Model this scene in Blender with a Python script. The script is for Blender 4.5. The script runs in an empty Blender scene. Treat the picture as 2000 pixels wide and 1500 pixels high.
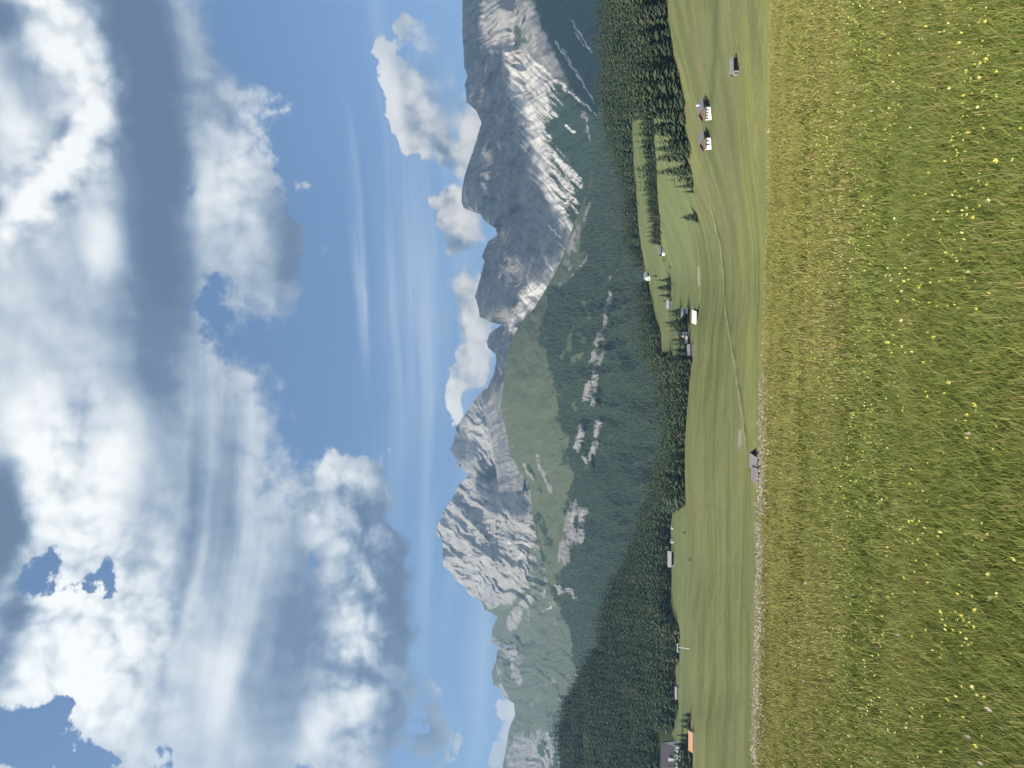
import bpy, math, random
import numpy as np
from mathutils import Vector, Matrix

scene = bpy.context.scene
COL = scene.collection
R = math.radians

# ------------------------------------------------------------------ camera
# The photograph was taken upright and lies on its side: image left is up.
FPX, PITCH = 1500.0, R(10.94)          # focal length (2000 px frame), camera tilt above the horizon
CP, SP = math.cos(PITCH), math.sin(PITCH)
cam_data = bpy.data.cameras.new('camera')
cam = bpy.data.objects.new('camera', cam_data)
COL.objects.link(cam)
cam_data.sensor_fit = 'HORIZONTAL'
cam_data.sensor_width = 36.0
cam_data.lens = 36.0 * FPX / 2000.0
cam_data.clip_start = 0.1
cam_data.clip_end = 40000.0
c_right = Vector((0, SP, -CP))         # image right = down in the place
c_up = Vector((1, 0, 0))               # image up = right in the place
c_back = c_right.cross(c_up)
cam.matrix_world = Matrix((c_right, c_up, c_back)).transposed().to_4x4()
scene.camera = cam


def ray(x, y):
    """photograph pixel (2000x1500) -> direction with forward depth 1 (world X right, Y ahead, Z up)"""
    x = np.asarray(x, float); y = np.asarray(y, float)
    r = (750.0 - y) / FPX
    u = (1000.0 - x) / FPX
    Y = CP - u * SP
    return r / Y, (SP + u * CP) / Y


def at(x, y, d):
    a, b = ray(x, y)
    return a * d, np.asarray(d, float) + 0 * a, b * d


# ------------------------------------------------------------------ light
SUN_EL, SUN_AZ = R(38.0), R(-117.0)     # from the left of the place, a little behind the camera
SUN = Vector((math.sin(SUN_AZ) * math.cos(SUN_EL), math.cos(SUN_AZ) * math.cos(SUN_EL), math.sin(SUN_EL)))
sl = bpy.data.lights.new('sun', 'SUN')
sl.energy, sl.angle, sl.color = 5.0, R(0.5), (1.0, 0.93, 0.82)
so = bpy.data.objects.new('sun', sl)
so.rotation_euler = SUN.to_track_quat('Z', 'Y').to_euler()
COL.objects.link(so)

scene.view_settings.view_transform = 'Standard'
scene.view_settings.look = 'None'
scene.view_settings.exposure = 0.4
scene.view_settings.gamma = 1.0
scene.render.film_transparent = False
cy = scene.cycles
cy.max_bounces = 5
cy.diffuse_bounces = 2
cy.glossy_bounces = 1
cy.transmission_bounces = 2
cy.volume_bounces = 0
cy.transparent_max_bounces = 4
cy.use_denoising = True
cy.denoiser = 'OPENIMAGEDENOISE'
cy.use_adaptive_sampling = True
cy.adaptive_threshold = 0.02
cy.adaptive_min_samples = 12
cy.caustics_reflective = cy.caustics_refractive = False


# ------------------------------------------------------------------ node helpers
class NT:
    def __init__(self, nt):
        self.nt = nt

    def new(self, kind, **kw):
        n = self.nt.nodes.new(kind)
        for k, v in kw.items():
            setattr(n, k, v)
        return n

    def put(self, sock, v):
        if hasattr(v, 'is_output') or isinstance(v, bpy.types.NodeSocket):
            self.nt.links.new(v, sock)
        elif v is not None:
            sock.default_value = v

    def math(self, op, a, b=None, c=None, clamp=False):
        n = self.new('ShaderNodeMath', operation=op)
        n.use_clamp = clamp
        self.put(n.inputs[0], a); self.put(n.inputs[1], b)
        if c is not None: self.put(n.inputs[2], c)
        return n.outputs[0]

    def vec(self, op, a, b=None, s=None):
        n = self.new('ShaderNodeVectorMath', operation=op)
        self.put(n.inputs[0], a)
        if b is not None: self.put(n.inputs[1], b)
        if op == 'MULTIPLY_ADD': self.put(n.inputs[2], s)
        elif s is not None: self.put(n.inputs['Scale'], s)
        return n.outputs['Value'] if op in ('DOT_PRODUCT', 'LENGTH') else n.outputs[0]

    def comb(self, x, y, z=0.0):
        n = self.new('ShaderNodeCombineXYZ')
        for s, v in zip(n.inputs, (x, y, z)): self.put(s, v)
        return n.outputs[0]

    def sep(self, v):
        n = self.new('ShaderNodeSeparateXYZ'); self.put(n.inputs[0], v)
        return n.outputs

    def mapping(self, v, loc=(0, 0, 0), rot=(0, 0, 0), scale=(1, 1, 1), kind='POINT'):
        n = self.new('ShaderNodeMapping', vector_type=kind)
        self.put(n.inputs[0], v)
        n.inputs[1].default_value, n.inputs[2].default_value, n.inputs[3].default_value = loc, rot, scale
        return n.outputs[0]

    def noise(self, v, scale, detail=4.0, rough=0.5, dist=0.0, color=False, lac=2.0):
        n = self.new('ShaderNodeTexNoise')
        self.put(n.inputs['Vector'], v)
        for k, val in (('Scale', scale), ('Detail', detail), ('Roughness', rough), ('Distortion', dist), ('Lacunarity', lac)):
            self.put(n.inputs[k], val)
        return n.outputs['Color' if color else 'Fac']

    def voro(self, v, scale, feature='F1', detail=0.0, rough=0.5, out='Distance', rnd=1.0):
        n = self.new('ShaderNodeTexVoronoi', feature=feature)
        self.put(n.inputs['Vector'], v)
        n.inputs['Scale'].default_value = scale
        if 'Detail' in n.inputs: n.inputs['Detail'].default_value = detail
        if 'Roughness' in n.inputs: n.inputs['Roughness'].default_value = rough
        n.normalize = True
        n.inputs['Randomness'].default_value = rnd
        return n.outputs[out]

    def step(self, v, a, b, x=0.0, y=1.0, kind='SMOOTHSTEP'):
        n = self.new('ShaderNodeMapRange', interpolation_type=kind)
        self.put(n.inputs['Value'], v)
        for k, val in (('From Min', a), ('From Max', b), ('To Min', x), ('To Max', y)):
            self.put(n.inputs[k], val)
        return n.outputs['Result']

    def mix(self, f, a, b, blend='MIX'):
        n = self.new('ShaderNodeMix', data_type='RGBA', blend_type=blend)
        self.put(n.inputs[0], f)
        for i, v in ((6, a), (7, b)):
            if isinstance(v, tuple): v = (*v[:3], 1.0)
            self.put(n.inputs[i], v)
        return n.outputs[2]

    def ramp(self, f, stops, interp='LINEAR'):
        n = self.new('ShaderNodeValToRGB')
        n.color_ramp.interpolation = interp
        e = n.color_ramp.elements
        while len(e) < len(stops): e.new(0.5)
        for el, (p, c) in zip(e, stops):
            el.position = p; el.color = (*c, 1.0)
        self.put(n.inputs[0], f)
        return n.outputs[0]


# ------------------------------------------------------------------ world: sky and clouds far beyond everything
def build_world():
    w = bpy.data.worlds.new('World')
    scene.world = w
    w.use_nodes = True
    t = NT(w.node_tree)
    t.nt.nodes.clear()
    out = t.new('ShaderNodeOutputWorld')
    bg = t.new('ShaderNodeBackground')
    bg.inputs['Strength'].default_value = 0.11
    t.nt.links.new(bg.outputs[0], out.inputs[0])
    sky = t.new('ShaderNodeTexSky', sky_type='NISHITA')
    sky.sun_disc = False
    sky.sun_elevation, sky.sun_rotation = SUN_EL, SUN_AZ
    sky.altitude, sky.air_density, sky.dust_density, sky.ozone_density = 1800.0, 1.2, 0.3, 1.2
    co = t.new('ShaderNodeTexCoord')
    d = co.outputs['Generated']            # direction of view in the world
    x, y, z = t.sep(d)
    az = t.math('MULTIPLY', t.math('ARCTAN2', x, y), 57.2958)
    el = t.math('MULTIPLY', t.math('ARCSINE', z), 57.2958)
    ae = t.comb(az, el)
    # turbulent edges: the bearing is stirred by several octaves of noise
    w1 = t.vec('SUBTRACT', t.noise(d, 7.0, 5, 0.58, color=True), (0.5, 0.5, 0.5))
    ae_w = t.vec('ADD', ae, t.vec('MULTIPLY', w1, (9.0, 6.0, 0.0)))
    # flat layers see much less of it
    ae_s = t.vec('ADD', ae, t.vec('MULTIPLY', w1, (3.5, 1.3, 0.0)))

    def AE(px, py):
        a, b = ray(px, py)
        return math.degrees(math.atan2(a, 1.0)), math.degrees(math.atan(b / math.sqrt(1 + a * a)))

    def field(blobs, base, coord):
        """sum of soft elliptic swellings: (x, y, radius along x, radius along y, turn, amount)"""
        acc = base
        for (px, py, hx, hy, turn, amp) in blobs:
            a0, e0 = AE(px, py)
            a1, _ = AE(px, py + 1); _, e1 = AE(px + 1, py)
            # (the tiny third component makes the terms follow one another: the shader stack is small)
            c1 = t.vec('MULTIPLY_ADD', acc, (0.0, 0.0, 1e-6), coord) if not isinstance(acc, float) else coord
            m = t.mapping(c1, (a0, e0, 0), (0, 0, R(turn)), (hy * abs(a1 - a0), hx * abs(e1 - e0), 1), 'TEXTURE')
            f = t.math('SUBTRACT', 1.0, t.vec('DOT_PRODUCT', m, m), clamp=True)
            acc = t.math('MULTIPLY_ADD', t.math('MULTIPLY', f, f), amp, acc)
        return acc

    # --- heaped and layered cloud: cover
    puff = t.noise(d, 9.0, 6, 0.6)
    puff_sun = t.noise(t.vec('ADD', d, (-0.018, 0.0, 0.012)), 9.0, 6, 0.6)
    fine = t.noise(d, 38.0, 5, 0.66)
    dw = t.vec('ADD', d, t.vec('SCALE', w1, s=0.06))
    bill = t.voro(dw, 21.0, 'F1', 2.0, 0.55)
    bill_sun = t.voro(t.vec('ADD', dw, (-0.011, -0.002, 0.010)), 21.0, 'F1', 2.0, 0.55)
    upper = t.step(t.math('MULTIPLY_ADD', t.math('SUBTRACT', puff, 0.5), 3.0, el), 28.0, 36.0, 0.0, 0.95)
    COVER = [
        (470, 1500, 210, 260, 0, 0.9), (480, 400, 175, 330, 0, 0.75), (500, 520, 140, 170, 0, 0.55), (390, 120, 90, 300, 0, 0.35),
        (500, 1200, 190, 520, 0, 0.8), (470, 850, 110, 220, -8, 0.55),
        (715, 1330, 170, 420, 0, 0.95), (690, 960, 130, 130, 0, 0.75), (620, 1050, 60, 90, 0, 0.3), (740, 1100, 110, 260, 0, 0.55),
        (840, 1430, 60, 140, 0, 0.5), (590, 1220, 90, 330, 0, 0.45), (405, 1050, 110, 190, 0, 0.5), (640, 1080, 90, 140, 0, 0.3),
        (797, 215, 62, 165, 0, 0.62), (778, 125, 30, 42, 0, 0.8), (772, 165, 34, 46, 0, 0.9), (778, 205, 36, 50, 0, 0.9), (775, 245, 36, 48, 0, 0.9), (785, 285, 34, 42, 0, 0.75), (806, 215, 46, 130, 0, 0.5), (848, 175, 95, 210, 0, 0.56), (815, 45, 40, 50, 0, 0.5),
        (905, 420, 72, 85, 25, 1.1), (885, 395, 40, 45, 0, 0.5), (875, 262, 34, 80, 20, 0.65), (925, 280, 42, 110, 0, 0.95),
        (930, 585, 52, 120, -10, 1.0), (965, 630, 40, 60, 0, 0.8), (935, 700, 60, 75, 0, 0.62), (898, 800, 40, 40, 0, 1.0), (900, 765, 36, 36, 0, 0.9), (925, 730, 45, 60, 0, 0.6),
        (985, 1385, 60, 90, 0, 0.8), (965, 1480, 70, 80, 0, 0.75),
        (85, 1110, 80, 75, 0, -1.15), (150, 1140, 60, 45, 25, -0.8), (205, 1128, 50, 60, 0, -0.85),
        (60, 1410, 130, 120, -25, -1.25), (130, 1460, 140, 95, 0, -1.2), (215, 1475, 70, 50, 0, -0.6), (300, 1452, 60, 50, 0, -0.85), (20, 1355, 70, 60, 0, -0.5), (30, 1480, 60, 50, 0, 0.5),
        (395, 385, 40, 50, 0, -0.55), (600, 1110, 36, 50, 0, -0.5), 
    ]
    holes = [b for b in COVER if b[5] < 0]; heaps = [b for b in COVER if b[5] > 0]
    cov = t.math('MINIMUM', field(heaps, upper, ae_w), 1.25)
    gap = field(holes, t.math('MULTIPLY', cov, 1e-6), ae_w)
    cov = t.math('ADD', cov, gap)
    rag = t.math('MULTIPLY_ADD', t.step(gap, 0.0, -0.7), 2.4, 1.0)      # torn edges where the cloud opens
    edge = t.math('MULTIPLY_ADD', t.math('SUBTRACT', puff, 0.47), 0.8, t.math('MULTIPLY', t.math('SUBTRACT', fine, 0.48), 0.9))
    edge = t.math('MULTIPLY_ADD', t.math('SUBTRACT', 0.31, bill), 1.0, edge)
    cov = t.math('MULTIPLY_ADD', edge, rag, cov)
    soft = field([(420, 60, 160, 420, 0, 0.28), (530, 760, 170, 420, 0, 0.32), (600, 1150, 70, 300, 0, 0.2), (855, 180, 80, 220, 0, 0.40), (790, 1150, 90, 500, 0, 0.14), (10, 1250, 60, 220, 0, 0.2), (915, 470, 95, 480, 0, 0.2)], t.math('MULTIPLY_ADD', cov, 1e-6, 0.07), ae_s)
    soft = t.math('MULTIPLY_ADD', t.math('SUBTRACT', rag, 1.0), 0.05, soft)
    alpha = t.step(cov, t.math('SUBTRACT', 0.5, soft), t.math('ADD', 0.5, soft))
    # --- how bright each mass of cloud is: sunlit heads, thin lit parts, thick dark bases
    LIGHT = [
        (130, 1280, 190, 210, 0, 0.42), (220, 1370, 110, 120, 0, 0.3), (60, 870, 110, 190, 0, 0.42), (150, 1000, 130, 150, 0, 0.3),
        (240, 900, 130, 190, 0, 0.28), (250, 1150, 130, 160, 0, 0.2), (30, 240, 50, 110, 0, 0.25), (110, 330, 55, 240, -38, 0.55), (130, 80, 90, 200, 0, 0.45),
        (200, 490, 60, 110, 0, 0.32), (40, 130, 60, 120, 0, -0.2),
        (275, 60, 105, 480, 0, -0.8), (310, 400, 110, 330, 0, -0.62), (300, 640, 130, 260, 0, -0.42), (300, 900, 70, 330, 0, -0.22), (0, 40, 60, 70, 0, -0.5),
        (0, 1010, 75, 190, 0, -0.95), (25, 1230, 60, 160, 0, -0.45), (160, 560, 150, 170, 0, -0.1),
        (565, 1250, 85, 420, 0, -0.36), (430, 930, 140, 380, 0, -0.14), (440, 1010, 40, 330, 0, -0.18), (375, 1000, 30, 420, 0, -0.2), (430, 1330, 60, 150, 0, 0.2),
        (475, 300, 80, 330, -35, 0.16), (570, 480, 70, 230, 0, -0.42), (420, 150, 110, 250, 0, -0.22), (480, 560, 130, 130, 0, -0.15),
        (710, 1290, 140, 380, 0, -0.16), (800, 1230, 85, 420, 0, -0.42), (750, 1040, 110, 190, 0, -0.3), (630, 1180, 60, 300, 0, -0.1), (690, 1225, 50, 90, 0, 0.34), (745, 1330, 45, 130, -40, 0.34),
        (625, 1410, 55, 110, 0, 0.36), (635, 930, 60, 60, 0, 0.16), (620, 1050, 50, 60, 0, 0.25), (650, 1110, 40, 50, 0, 0.25), (840, 1440, 60, 120, 0, -0.3),
        (765, 205, 34, 170, 4, 0.40), (860, 180, 60, 200, 0, -0.06), (900, 410, 70, 90, 0, 0.3), (920, 280, 50, 110, 0, 0.28), (940, 590, 60, 110, 0, 0.2),
        (893, 790, 45, 60, 0, 0.4), (935, 690, 60, 70, 0, 0.22), (980, 1400, 60, 120, 0, 0.2),
    ]
    lum = field(LIGHT, t.math('MULTIPLY_ADD', alpha, 1e-6, 0.60), ae_s)
    relief = t.math('SUBTRACT', puff, puff_sun)
    heap = field([(170, 1250, 260, 330, 0, 1.0), (120, 950, 170, 260, 0, 0.6), (720, 1200, 130, 420, 0, 0.9), (650, 980, 110, 150, 0, 0.6), (110, 330, 140, 340, -38, 0.8), (130, 60, 140, 260, 0, 0.7), (450, 300, 110, 300, 0, 0.35), (900, 450, 190, 620, 0, 0.9)], t.math('MULTIPLY_ADD', lum, 1e-6, 0.18), ae)
    lum = t.math('MULTIPLY_ADD', t.math('MULTIPLY', relief, heap), 1.3, lum)
    lum = t.math('MULTIPLY_ADD', t.math('MULTIPLY', t.math('SUBTRACT', fine, 0.5), heap), 0.35, lum)
    lum = t.math('MULTIPLY_ADD', t.math('MULTIPLY', t.math('SUBTRACT', bill, bill_sun), heap), -1.6, lum)
    lum = t.math('MULTIPLY_ADD', t.math('MULTIPLY', t.math('SUBTRACT', 0.30, bill), heap), 0.9, lum)
    streak = t.noise(t.mapping(ae_s, scale=(0.035, 0.42, 1)), 1.0, 3, 0.5)
    s_on = field([(430, 950, 190, 560, 0, 1.0), (500, 1300, 150, 300, 0, 0.6)], t.math('MULTIPLY_ADD', lum, 1e-6, 0.12), ae)
    lum = t.math('MULTIPLY_ADD', t.math('MULTIPLY', t.math('SUBTRACT', streak, 0.5), s_on), 0.8, lum)
    ccol = t.ramp(lum, [(0.0, (0.80, 1.12, 1.72)), (0.22, (1.15, 1.58, 2.35)), (0.45, (2.7, 3.2, 3.85)), (0.68, (5.1, 5.4, 5.6)), (0.86, (6.75, 6.8, 6.7)), (1.0, (7.6, 7.55, 7.3))])
    warm = field([(890, 450, 190, 560, 0, 1.0)], t.math('MULTIPLY', lum, 1e-6), ae)     # low sun-warmed heaps over the ridges
    ccol = t.mix(warm, ccol, t.mix(1.0, ccol, (1.03, 0.95, 0.87), 'MULTIPLY'))
    # --- thin high streaks
    thin = t.noise(t.mapping(ae_s, scale=(0.03, 0.55, 1)), 1.0, 4, 0.55)
    veil = field([(700, 470, 22, 330, 0, 0.75), (715, 600, 18, 160, 0, 0.35), (750, 120, 40, 300, 0, 0.4), (800, 560, 90, 420, 0, 0.3), (870, 1080, 45, 240, 0, 0.55), (850, 750, 170, 800, 0, 0.34), (940, 1300, 40, 300, 0, 0.3)], t.math('MULTIPLY', lum, 1e-6), ae_s)
    veil = t.math('MULTIPLY', veil, t.step(thin, 0.3, 0.75))
    blue = t.mix(1.0, sky.outputs[0], (0.88, 0.97, 1.06), 'MULTIPLY')
    col = t.mix(veil, blue, (6.0, 6.6, 7.2))
    col = t.mix(alpha, col, ccol)
    t.put(bg.inputs['Color'], col)
    w.cycles.sampling_method = 'MANUAL'
    w.cycles.sample_map_resolution = 512


build_world()

# ------------------------------------------------------------------ numeric noise
class Perlin:
    def __init__(self, seed):
        rg = np.random.default_rng(seed)
        self.p = rg.permutation(512)
        a = rg.random(512) * 2 * np.pi
        self.g = np.stack([np.cos(a), np.sin(a)], 1)

    def __call__(self, x, y):
        xi = np.floor(x).astype(np.int64); yi = np.floor(y).astype(np.int64)
        xf, yf = x - xi, y - yi
        u = xf ** 3 * (xf * (xf * 6 - 15) + 10); v = yf ** 3 * (yf * (yf * 6 - 15) + 10)

        def dot(ix, iy, dx, dy):
            g = self.g[self.p[(self.p[ix & 511] + iy) & 511]]
            return g[..., 0] * dx + g[..., 1] * dy
        a = dot(xi, yi, xf, yf); b = dot(xi + 1, yi, xf - 1, yf)
        c = dot(xi, yi + 1, xf, yf - 1); e = dot(xi + 1, yi + 1, xf - 1, yf - 1)
        return ((a * (1 - u) + b * u) * (1 - v) + (c * (1 - u) + e * u) * v) * 1.5


def fbm(n, x, y, octs=5, rough=0.5):
    s, amp, tot = 0.0, 1.0, 0.0
    for i in range(octs):
        s = s + n(x * 2 ** i + 17.3 * i, y * 2 ** i - 9.1 * i) * amp
        tot += amp; amp *= rough
    return s / tot


def ridged(n, x, y, octs=5, rough=0.5):
    s, amp, tot = 0.0, 1.0, 0.0
    for i in range(octs):
        s = s + (1 - np.abs(n(x * 2 ** i + 31.7 * i, y * 2 ** i + 5.3 * i))) ** 2 * amp
        tot += amp; amp *= rough
    return s / tot


def sstep(x, a, b):
    t = np.clip((x - a) / (b - a), 0, 1)
    return t * t * (3 - 2 * t)


N1, N2, N3, N4 = Perlin(11), Perlin(23), Perlin(37), Perlin(53)


# ------------------------------------------------------------------ mesh helpers
def tag(o, label=None, cat=None, group=None, kind=None):
    if label: o['label'] = label
    if cat: o['category'] = cat
    if group: o['group'] = group
    if kind: o['kind'] = kind
    return o


def mesh_np(name, verts, faces, mats, smooth=False, mat_index=None, attrs=None, parent=None, link=True):
    """verts (n,3); faces: (m,k) array, or a list of such arrays with different k"""
    me = bpy.data.meshes.new(name)
    fl = faces if isinstance(faces, list) else [faces]
    fl = [np.asarray(f, np.int32) for f in fl if len(f)]
    loops = np.concatenate([f.ravel() for f in fl])
    sizes = np.concatenate([np.full(len(f), f.shape[1], np.int32) for f in fl])
    starts = np.concatenate([[0], np.cumsum(sizes)[:-1]]).astype(np.int32)
    me.vertices.add(len(verts)); me.vertices.foreach_set('co', np.asarray(verts, np.float32).ravel())
    me.loops.add(len(loops)); me.loops.foreach_set('vertex_index', loops.astype(np.int32))
    me.polygons.add(len(sizes)); me.polygons.foreach_set('loop_start', starts)
    for m in (mats if isinstance(mats, (list, tuple)) else [mats]): me.materials.append(m)
    if mat_index is not None: me.polygons.foreach_set('material_index', np.asarray(mat_index, np.int32))
    me.polygons.foreach_set('use_smooth', np.full(len(sizes), smooth))
    me.update(calc_edges=True)
    for k, v in (attrs or {}).items():
        a = me.attributes.new(k, 'FLOAT', 'POINT'); a.data.foreach_set('value', np.asarray(v, np.float32))
    o = bpy.data.objects.new(name, me)
    if link: COL.objects.link(o)
    if parent is not None: o.parent = parent
    return o


def grid_faces(nr, nc):
    i = np.arange(nr * nc).reshape(nr, nc)
    return np.stack([i[:-1, :-1], i[:-1, 1:], i[1:, 1:], i[1:, :-1]], -1).reshape(-1, 4)


class MB:
    """collects boxes, prisms and tubes for ONE mesh"""
    def __init__(self): self.v, self.f = [], []

    def poly(self, pts, faces):
        b = len(self.v); self.v += [tuple(p) for p in pts]; self.f += [tuple(b + i for i in f) for f in faces]

    def box(self, x0, x1, y0, y1, z0, z1):
        self.poly([(x0, y0, z0), (x1, y0, z0), (x1, y1, z0), (x0, y1, z0), (x0, y0, z1), (x1, y0, z1), (x1, y1, z1), (x0, y1, z1)],
                  [(0, 3, 2, 1), (4, 5, 6, 7), (0, 1, 5, 4), (1, 2, 6, 5), (2, 3, 7, 6), (3, 0, 4, 7)])

    def prism(self, prof, y0, y1):
        """profile in x, z (counter-clockwise seen from -y), run along y"""
        n = len(prof)
        self.poly([(x, y0, z) for x, z in prof] + [(x, y1, z) for x, z in prof],
                  [tuple(range(n)), tuple(range(2 * n - 1, n - 1, -1))] + [(i, n + i, n + (i + 1) % n, (i + 1) % n) for i in range(n)])

    def tube(self, a, b, r0, r1, n=8):
        a, b = Vector(a), Vector(b); q = (b - a).to_track_quat('Z', 'Y')
        ring = [Vector((math.cos(2 * math.pi * k / n), math.sin(2 * math.pi * k / n), 0)) for k in range(n)]
        self.poly([a + q @ (p * r0) for p in ring] + [b + q @ (p * r1) for p in ring],
                  [tuple(range(n - 1, -1, -1)), tuple(range(n, 2 * n))] + [(k, (k + 1) % n, n + (k + 1) % n, n + k) for k in range(n)])

    def build(self, name, mat, parent=None, link=True):
        me = bpy.data.meshes.new(name); me.from_pydata(self.v, [], self.f); me.materials.append(mat); me.update()
        o = bpy.data.objects.new(name, me)
        if link: COL.objects.link(o)
        if parent is not None: o.parent = parent
        return o


def empty(name, loc, rz=0.0, scale=1.0):
    o = bpy.data.objects.new(name, None); COL.objects.link(o)
    o.location = loc; o.rotation_euler.z = rz; o.scale = (scale,) * 3
    o.empty_display_size = 0.5
    return o


# ------------------------------------------------------------------ materials
def material(name, build, rough=0.9, spec=0.25):
    m = bpy.data.materials.new(name); m.use_nodes = True
    t = NT(m.node_tree); t.nt.nodes.clear()
    out = t.new('ShaderNodeOutputMaterial'); b = t.new('ShaderNodeBsdfPrincipled')
    t.nt.links.new(b.outputs[0], out.inputs[0])
    b.inputs['Roughness'].default_value = rough
    b.inputs['Specular IOR Level'].default_value = spec
    col = build(t, b)
    if col is not None: t.put(b.inputs['Base Color'], (*col, 1.0) if isinstance(col, tuple) else col)
    return m


def attr(t, name):
    n = t.new('ShaderNodeAttribute', attribute_name=name)
    return n.outputs['Fac']


def wpos(t):
    return t.new('ShaderNodeNewGeometry').outputs['Position']


def bump(t, b, h, strength=0.5, dist=1.0):
    n = t.new('ShaderNodeBump'); n.inputs['Strength'].default_value = strength; n.inputs['Distance'].default_value = dist
    t.put(n.inputs['Height'], h); t.nt.links.new(n.outputs[0], b.inputs['Normal'])


def plain(name, a, bcol, scale=2.0, rough=0.85, spec=0.2):
    def f(t, b):
        return t.mix(t.noise(wpos(t), scale, 4, 0.6), a, bcol)
    return material(name, f, rough, spec)


def mountain_mat(t, b):
    p = wpos(t)
    big = t.noise(p, 0.004, 5, 0.6)
    strata = t.noise(t.mapping(p, scale=(0.0025, 0.0025, 0.02)), 1.0, 5, 0.62)
    crack = t.noise(t.mapping(p, scale=(0.02, 0.02, 0.004)), 1.0, 5, 0.65)
    fall = attr(t, 'streak')
    rock = t.mix(t.step(strata, 0.32, 0.68), (0.135, 0.132, 0.132), (0.245, 0.235, 0.225))
    rock = t.mix(t.step(crack, 0.38, 0.58), (0.12, 0.12, 0.122), rock)
    rock = t.mix(t.step(big, 0.48, 0.72), rock, (0.27, 0.235, 0.20))
    rock = t.mix(t.math('MULTIPLY', attr(t, 'light'), t.step(crack, 0.3, 0.62, 0.55, 1.0)), rock, t.mix(t.step(strata, 0.3, 0.7), (0.31, 0.288, 0.262), (0.42, 0.39, 0.352)))  # paler rock; on the rocky mountain it also carries painted sunlight
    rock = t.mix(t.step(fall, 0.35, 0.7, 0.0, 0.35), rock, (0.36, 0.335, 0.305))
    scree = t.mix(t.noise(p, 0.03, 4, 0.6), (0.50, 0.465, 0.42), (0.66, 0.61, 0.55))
    grass = t.mix(t.noise(p, 0.012, 5, 0.6), (0.072, 0.090, 0.050), (0.118, 0.129, 0.074))
    wood = t.mix(t.noise(p, 0.05, 5, 0.7), (0.018, 0.034, 0.018), (0.05, 0.075, 0.033))
    fr = t.noise(p, 0.018, 6, 0.68)
    f = t.math('SUBTRACT', fr, 0.5)

    def cut(name, w=0.8, e=0.04):
        return t.step(t.math('MULTIPLY_ADD', f, w, attr(t, name)), 0.5 - e, 0.5 + e)
    col = t.mix(cut('grass', 1.3, 0.1), rock, grass)
    col = t.mix(cut('wood', 1.1), col, wood)
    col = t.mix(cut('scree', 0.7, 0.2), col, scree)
    bump(t, b, t.math('ADD', t.math('MULTIPLY', crack, 9.0), t.math('MULTIPLY', strata, 9.0)), 0.28, 1.0)
    return col


M = {}
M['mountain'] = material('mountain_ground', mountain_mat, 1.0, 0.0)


def meadow_mat(t, b):
    p = wpos(t)
    a = t.noise(t.mapping(p, scale=(0.006, 0.020, 0.02)), 1.0, 6, 0.62, 0.8)
    c = t.noise(t.mapping(p, rot=(0, 0, 0.16), scale=(0.010, 0.045, 0.02)), 1.0, 6, 0.66, 0.5)
    fine = t.noise(t.mapping(p, scale=(0.22, 0.5, 0.3)), 1.0, 8, 0.78)
    green = t.mix(t.step(c, 0.34, 0.64), (0.106, 0.126, 0.048), (0.196, 0.199, 0.082))
    col = t.mix(t.step(a, 0.38, 0.66, 0.0, 0.6), green, (0.178, 0.160, 0.088))
    col = t.mix(t.math('MULTIPLY', attr(t, 'pale'), t.step(c, 0.30, 0.7, 0.1, 0.75)), col, (0.250, 0.250, 0.080))
    col = t.mix(attr(t, 'lawn'), col, t.mix(t.step(c, 0.3, 0.7), (0.125, 0.150, 0.066), (0.190, 0.205, 0.092)))
    col = t.mix(attr(t, 'track'), col, (0.30, 0.29, 0.17))
    col = t.mix(attr(t, 'dark_band'), col, (0.062, 0.092, 0.034))
    col = t.mix(attr(t, 'gravel'), col, (0.36, 0.34, 0.32))
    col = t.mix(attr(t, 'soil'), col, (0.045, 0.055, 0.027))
    col = t.mix(t.step(fine, 0.30, 0.66, 0.5, 0.0), col, (0.070, 0.085, 0.030))
    bump(t, b, fine, 0.5, 0.8)
    return col


M['meadow'] = material('meadow_ground', meadow_mat, 1.0, 0.0)


def fore_mat(t, b):
    p = wpos(t)
    return t.mix(t.noise(p, 3.0, 5, 0.65), (0.060, 0.068, 0.022), (0.13, 0.125, 0.045))


M['turf'] = material('turf_soil', fore_mat, 1.0, 0.0)


# ------------------------------------------------------------------ near hilltop (the flowering meadow the camera stands on)
CREST_D = 22.0
GH = 0.24                                # height of the grass that makes its skyline


def fore_z(X, D):
    """ground of the near hilltop"""
    X = np.asarray(X, float); D = np.asarray(D, float)
    dd = np.maximum(D, 0.5)
    ypix = np.clip(750 - FPX * (X / np.maximum(dd, 3.0)) * 1.03, -400, 1900)
    vc = np.interp(ypix, [-400, 0, 300, 700, 900, 1100, 1300, 1500, 1900], [1519, 1509, 1501, 1491, 1486, 1483, 1478, 1473, 1466])
    _, bc = ray(vc, ypix)
    zc = bc * CREST_D - GH
    z = -1.6 + (zc + 1.6) * np.minimum(D, CREST_D) / CREST_D
    over = np.maximum(D - CREST_D + 1.5, 0)
    z = z - np.minimum(0.018 * over ** 2, 0.16 * over + 0.2)
    return z + 0.05 * N1(X * 0.35, D * 0.35) + 0.02 * N2(X * 1.3, D * 1.3)


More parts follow.
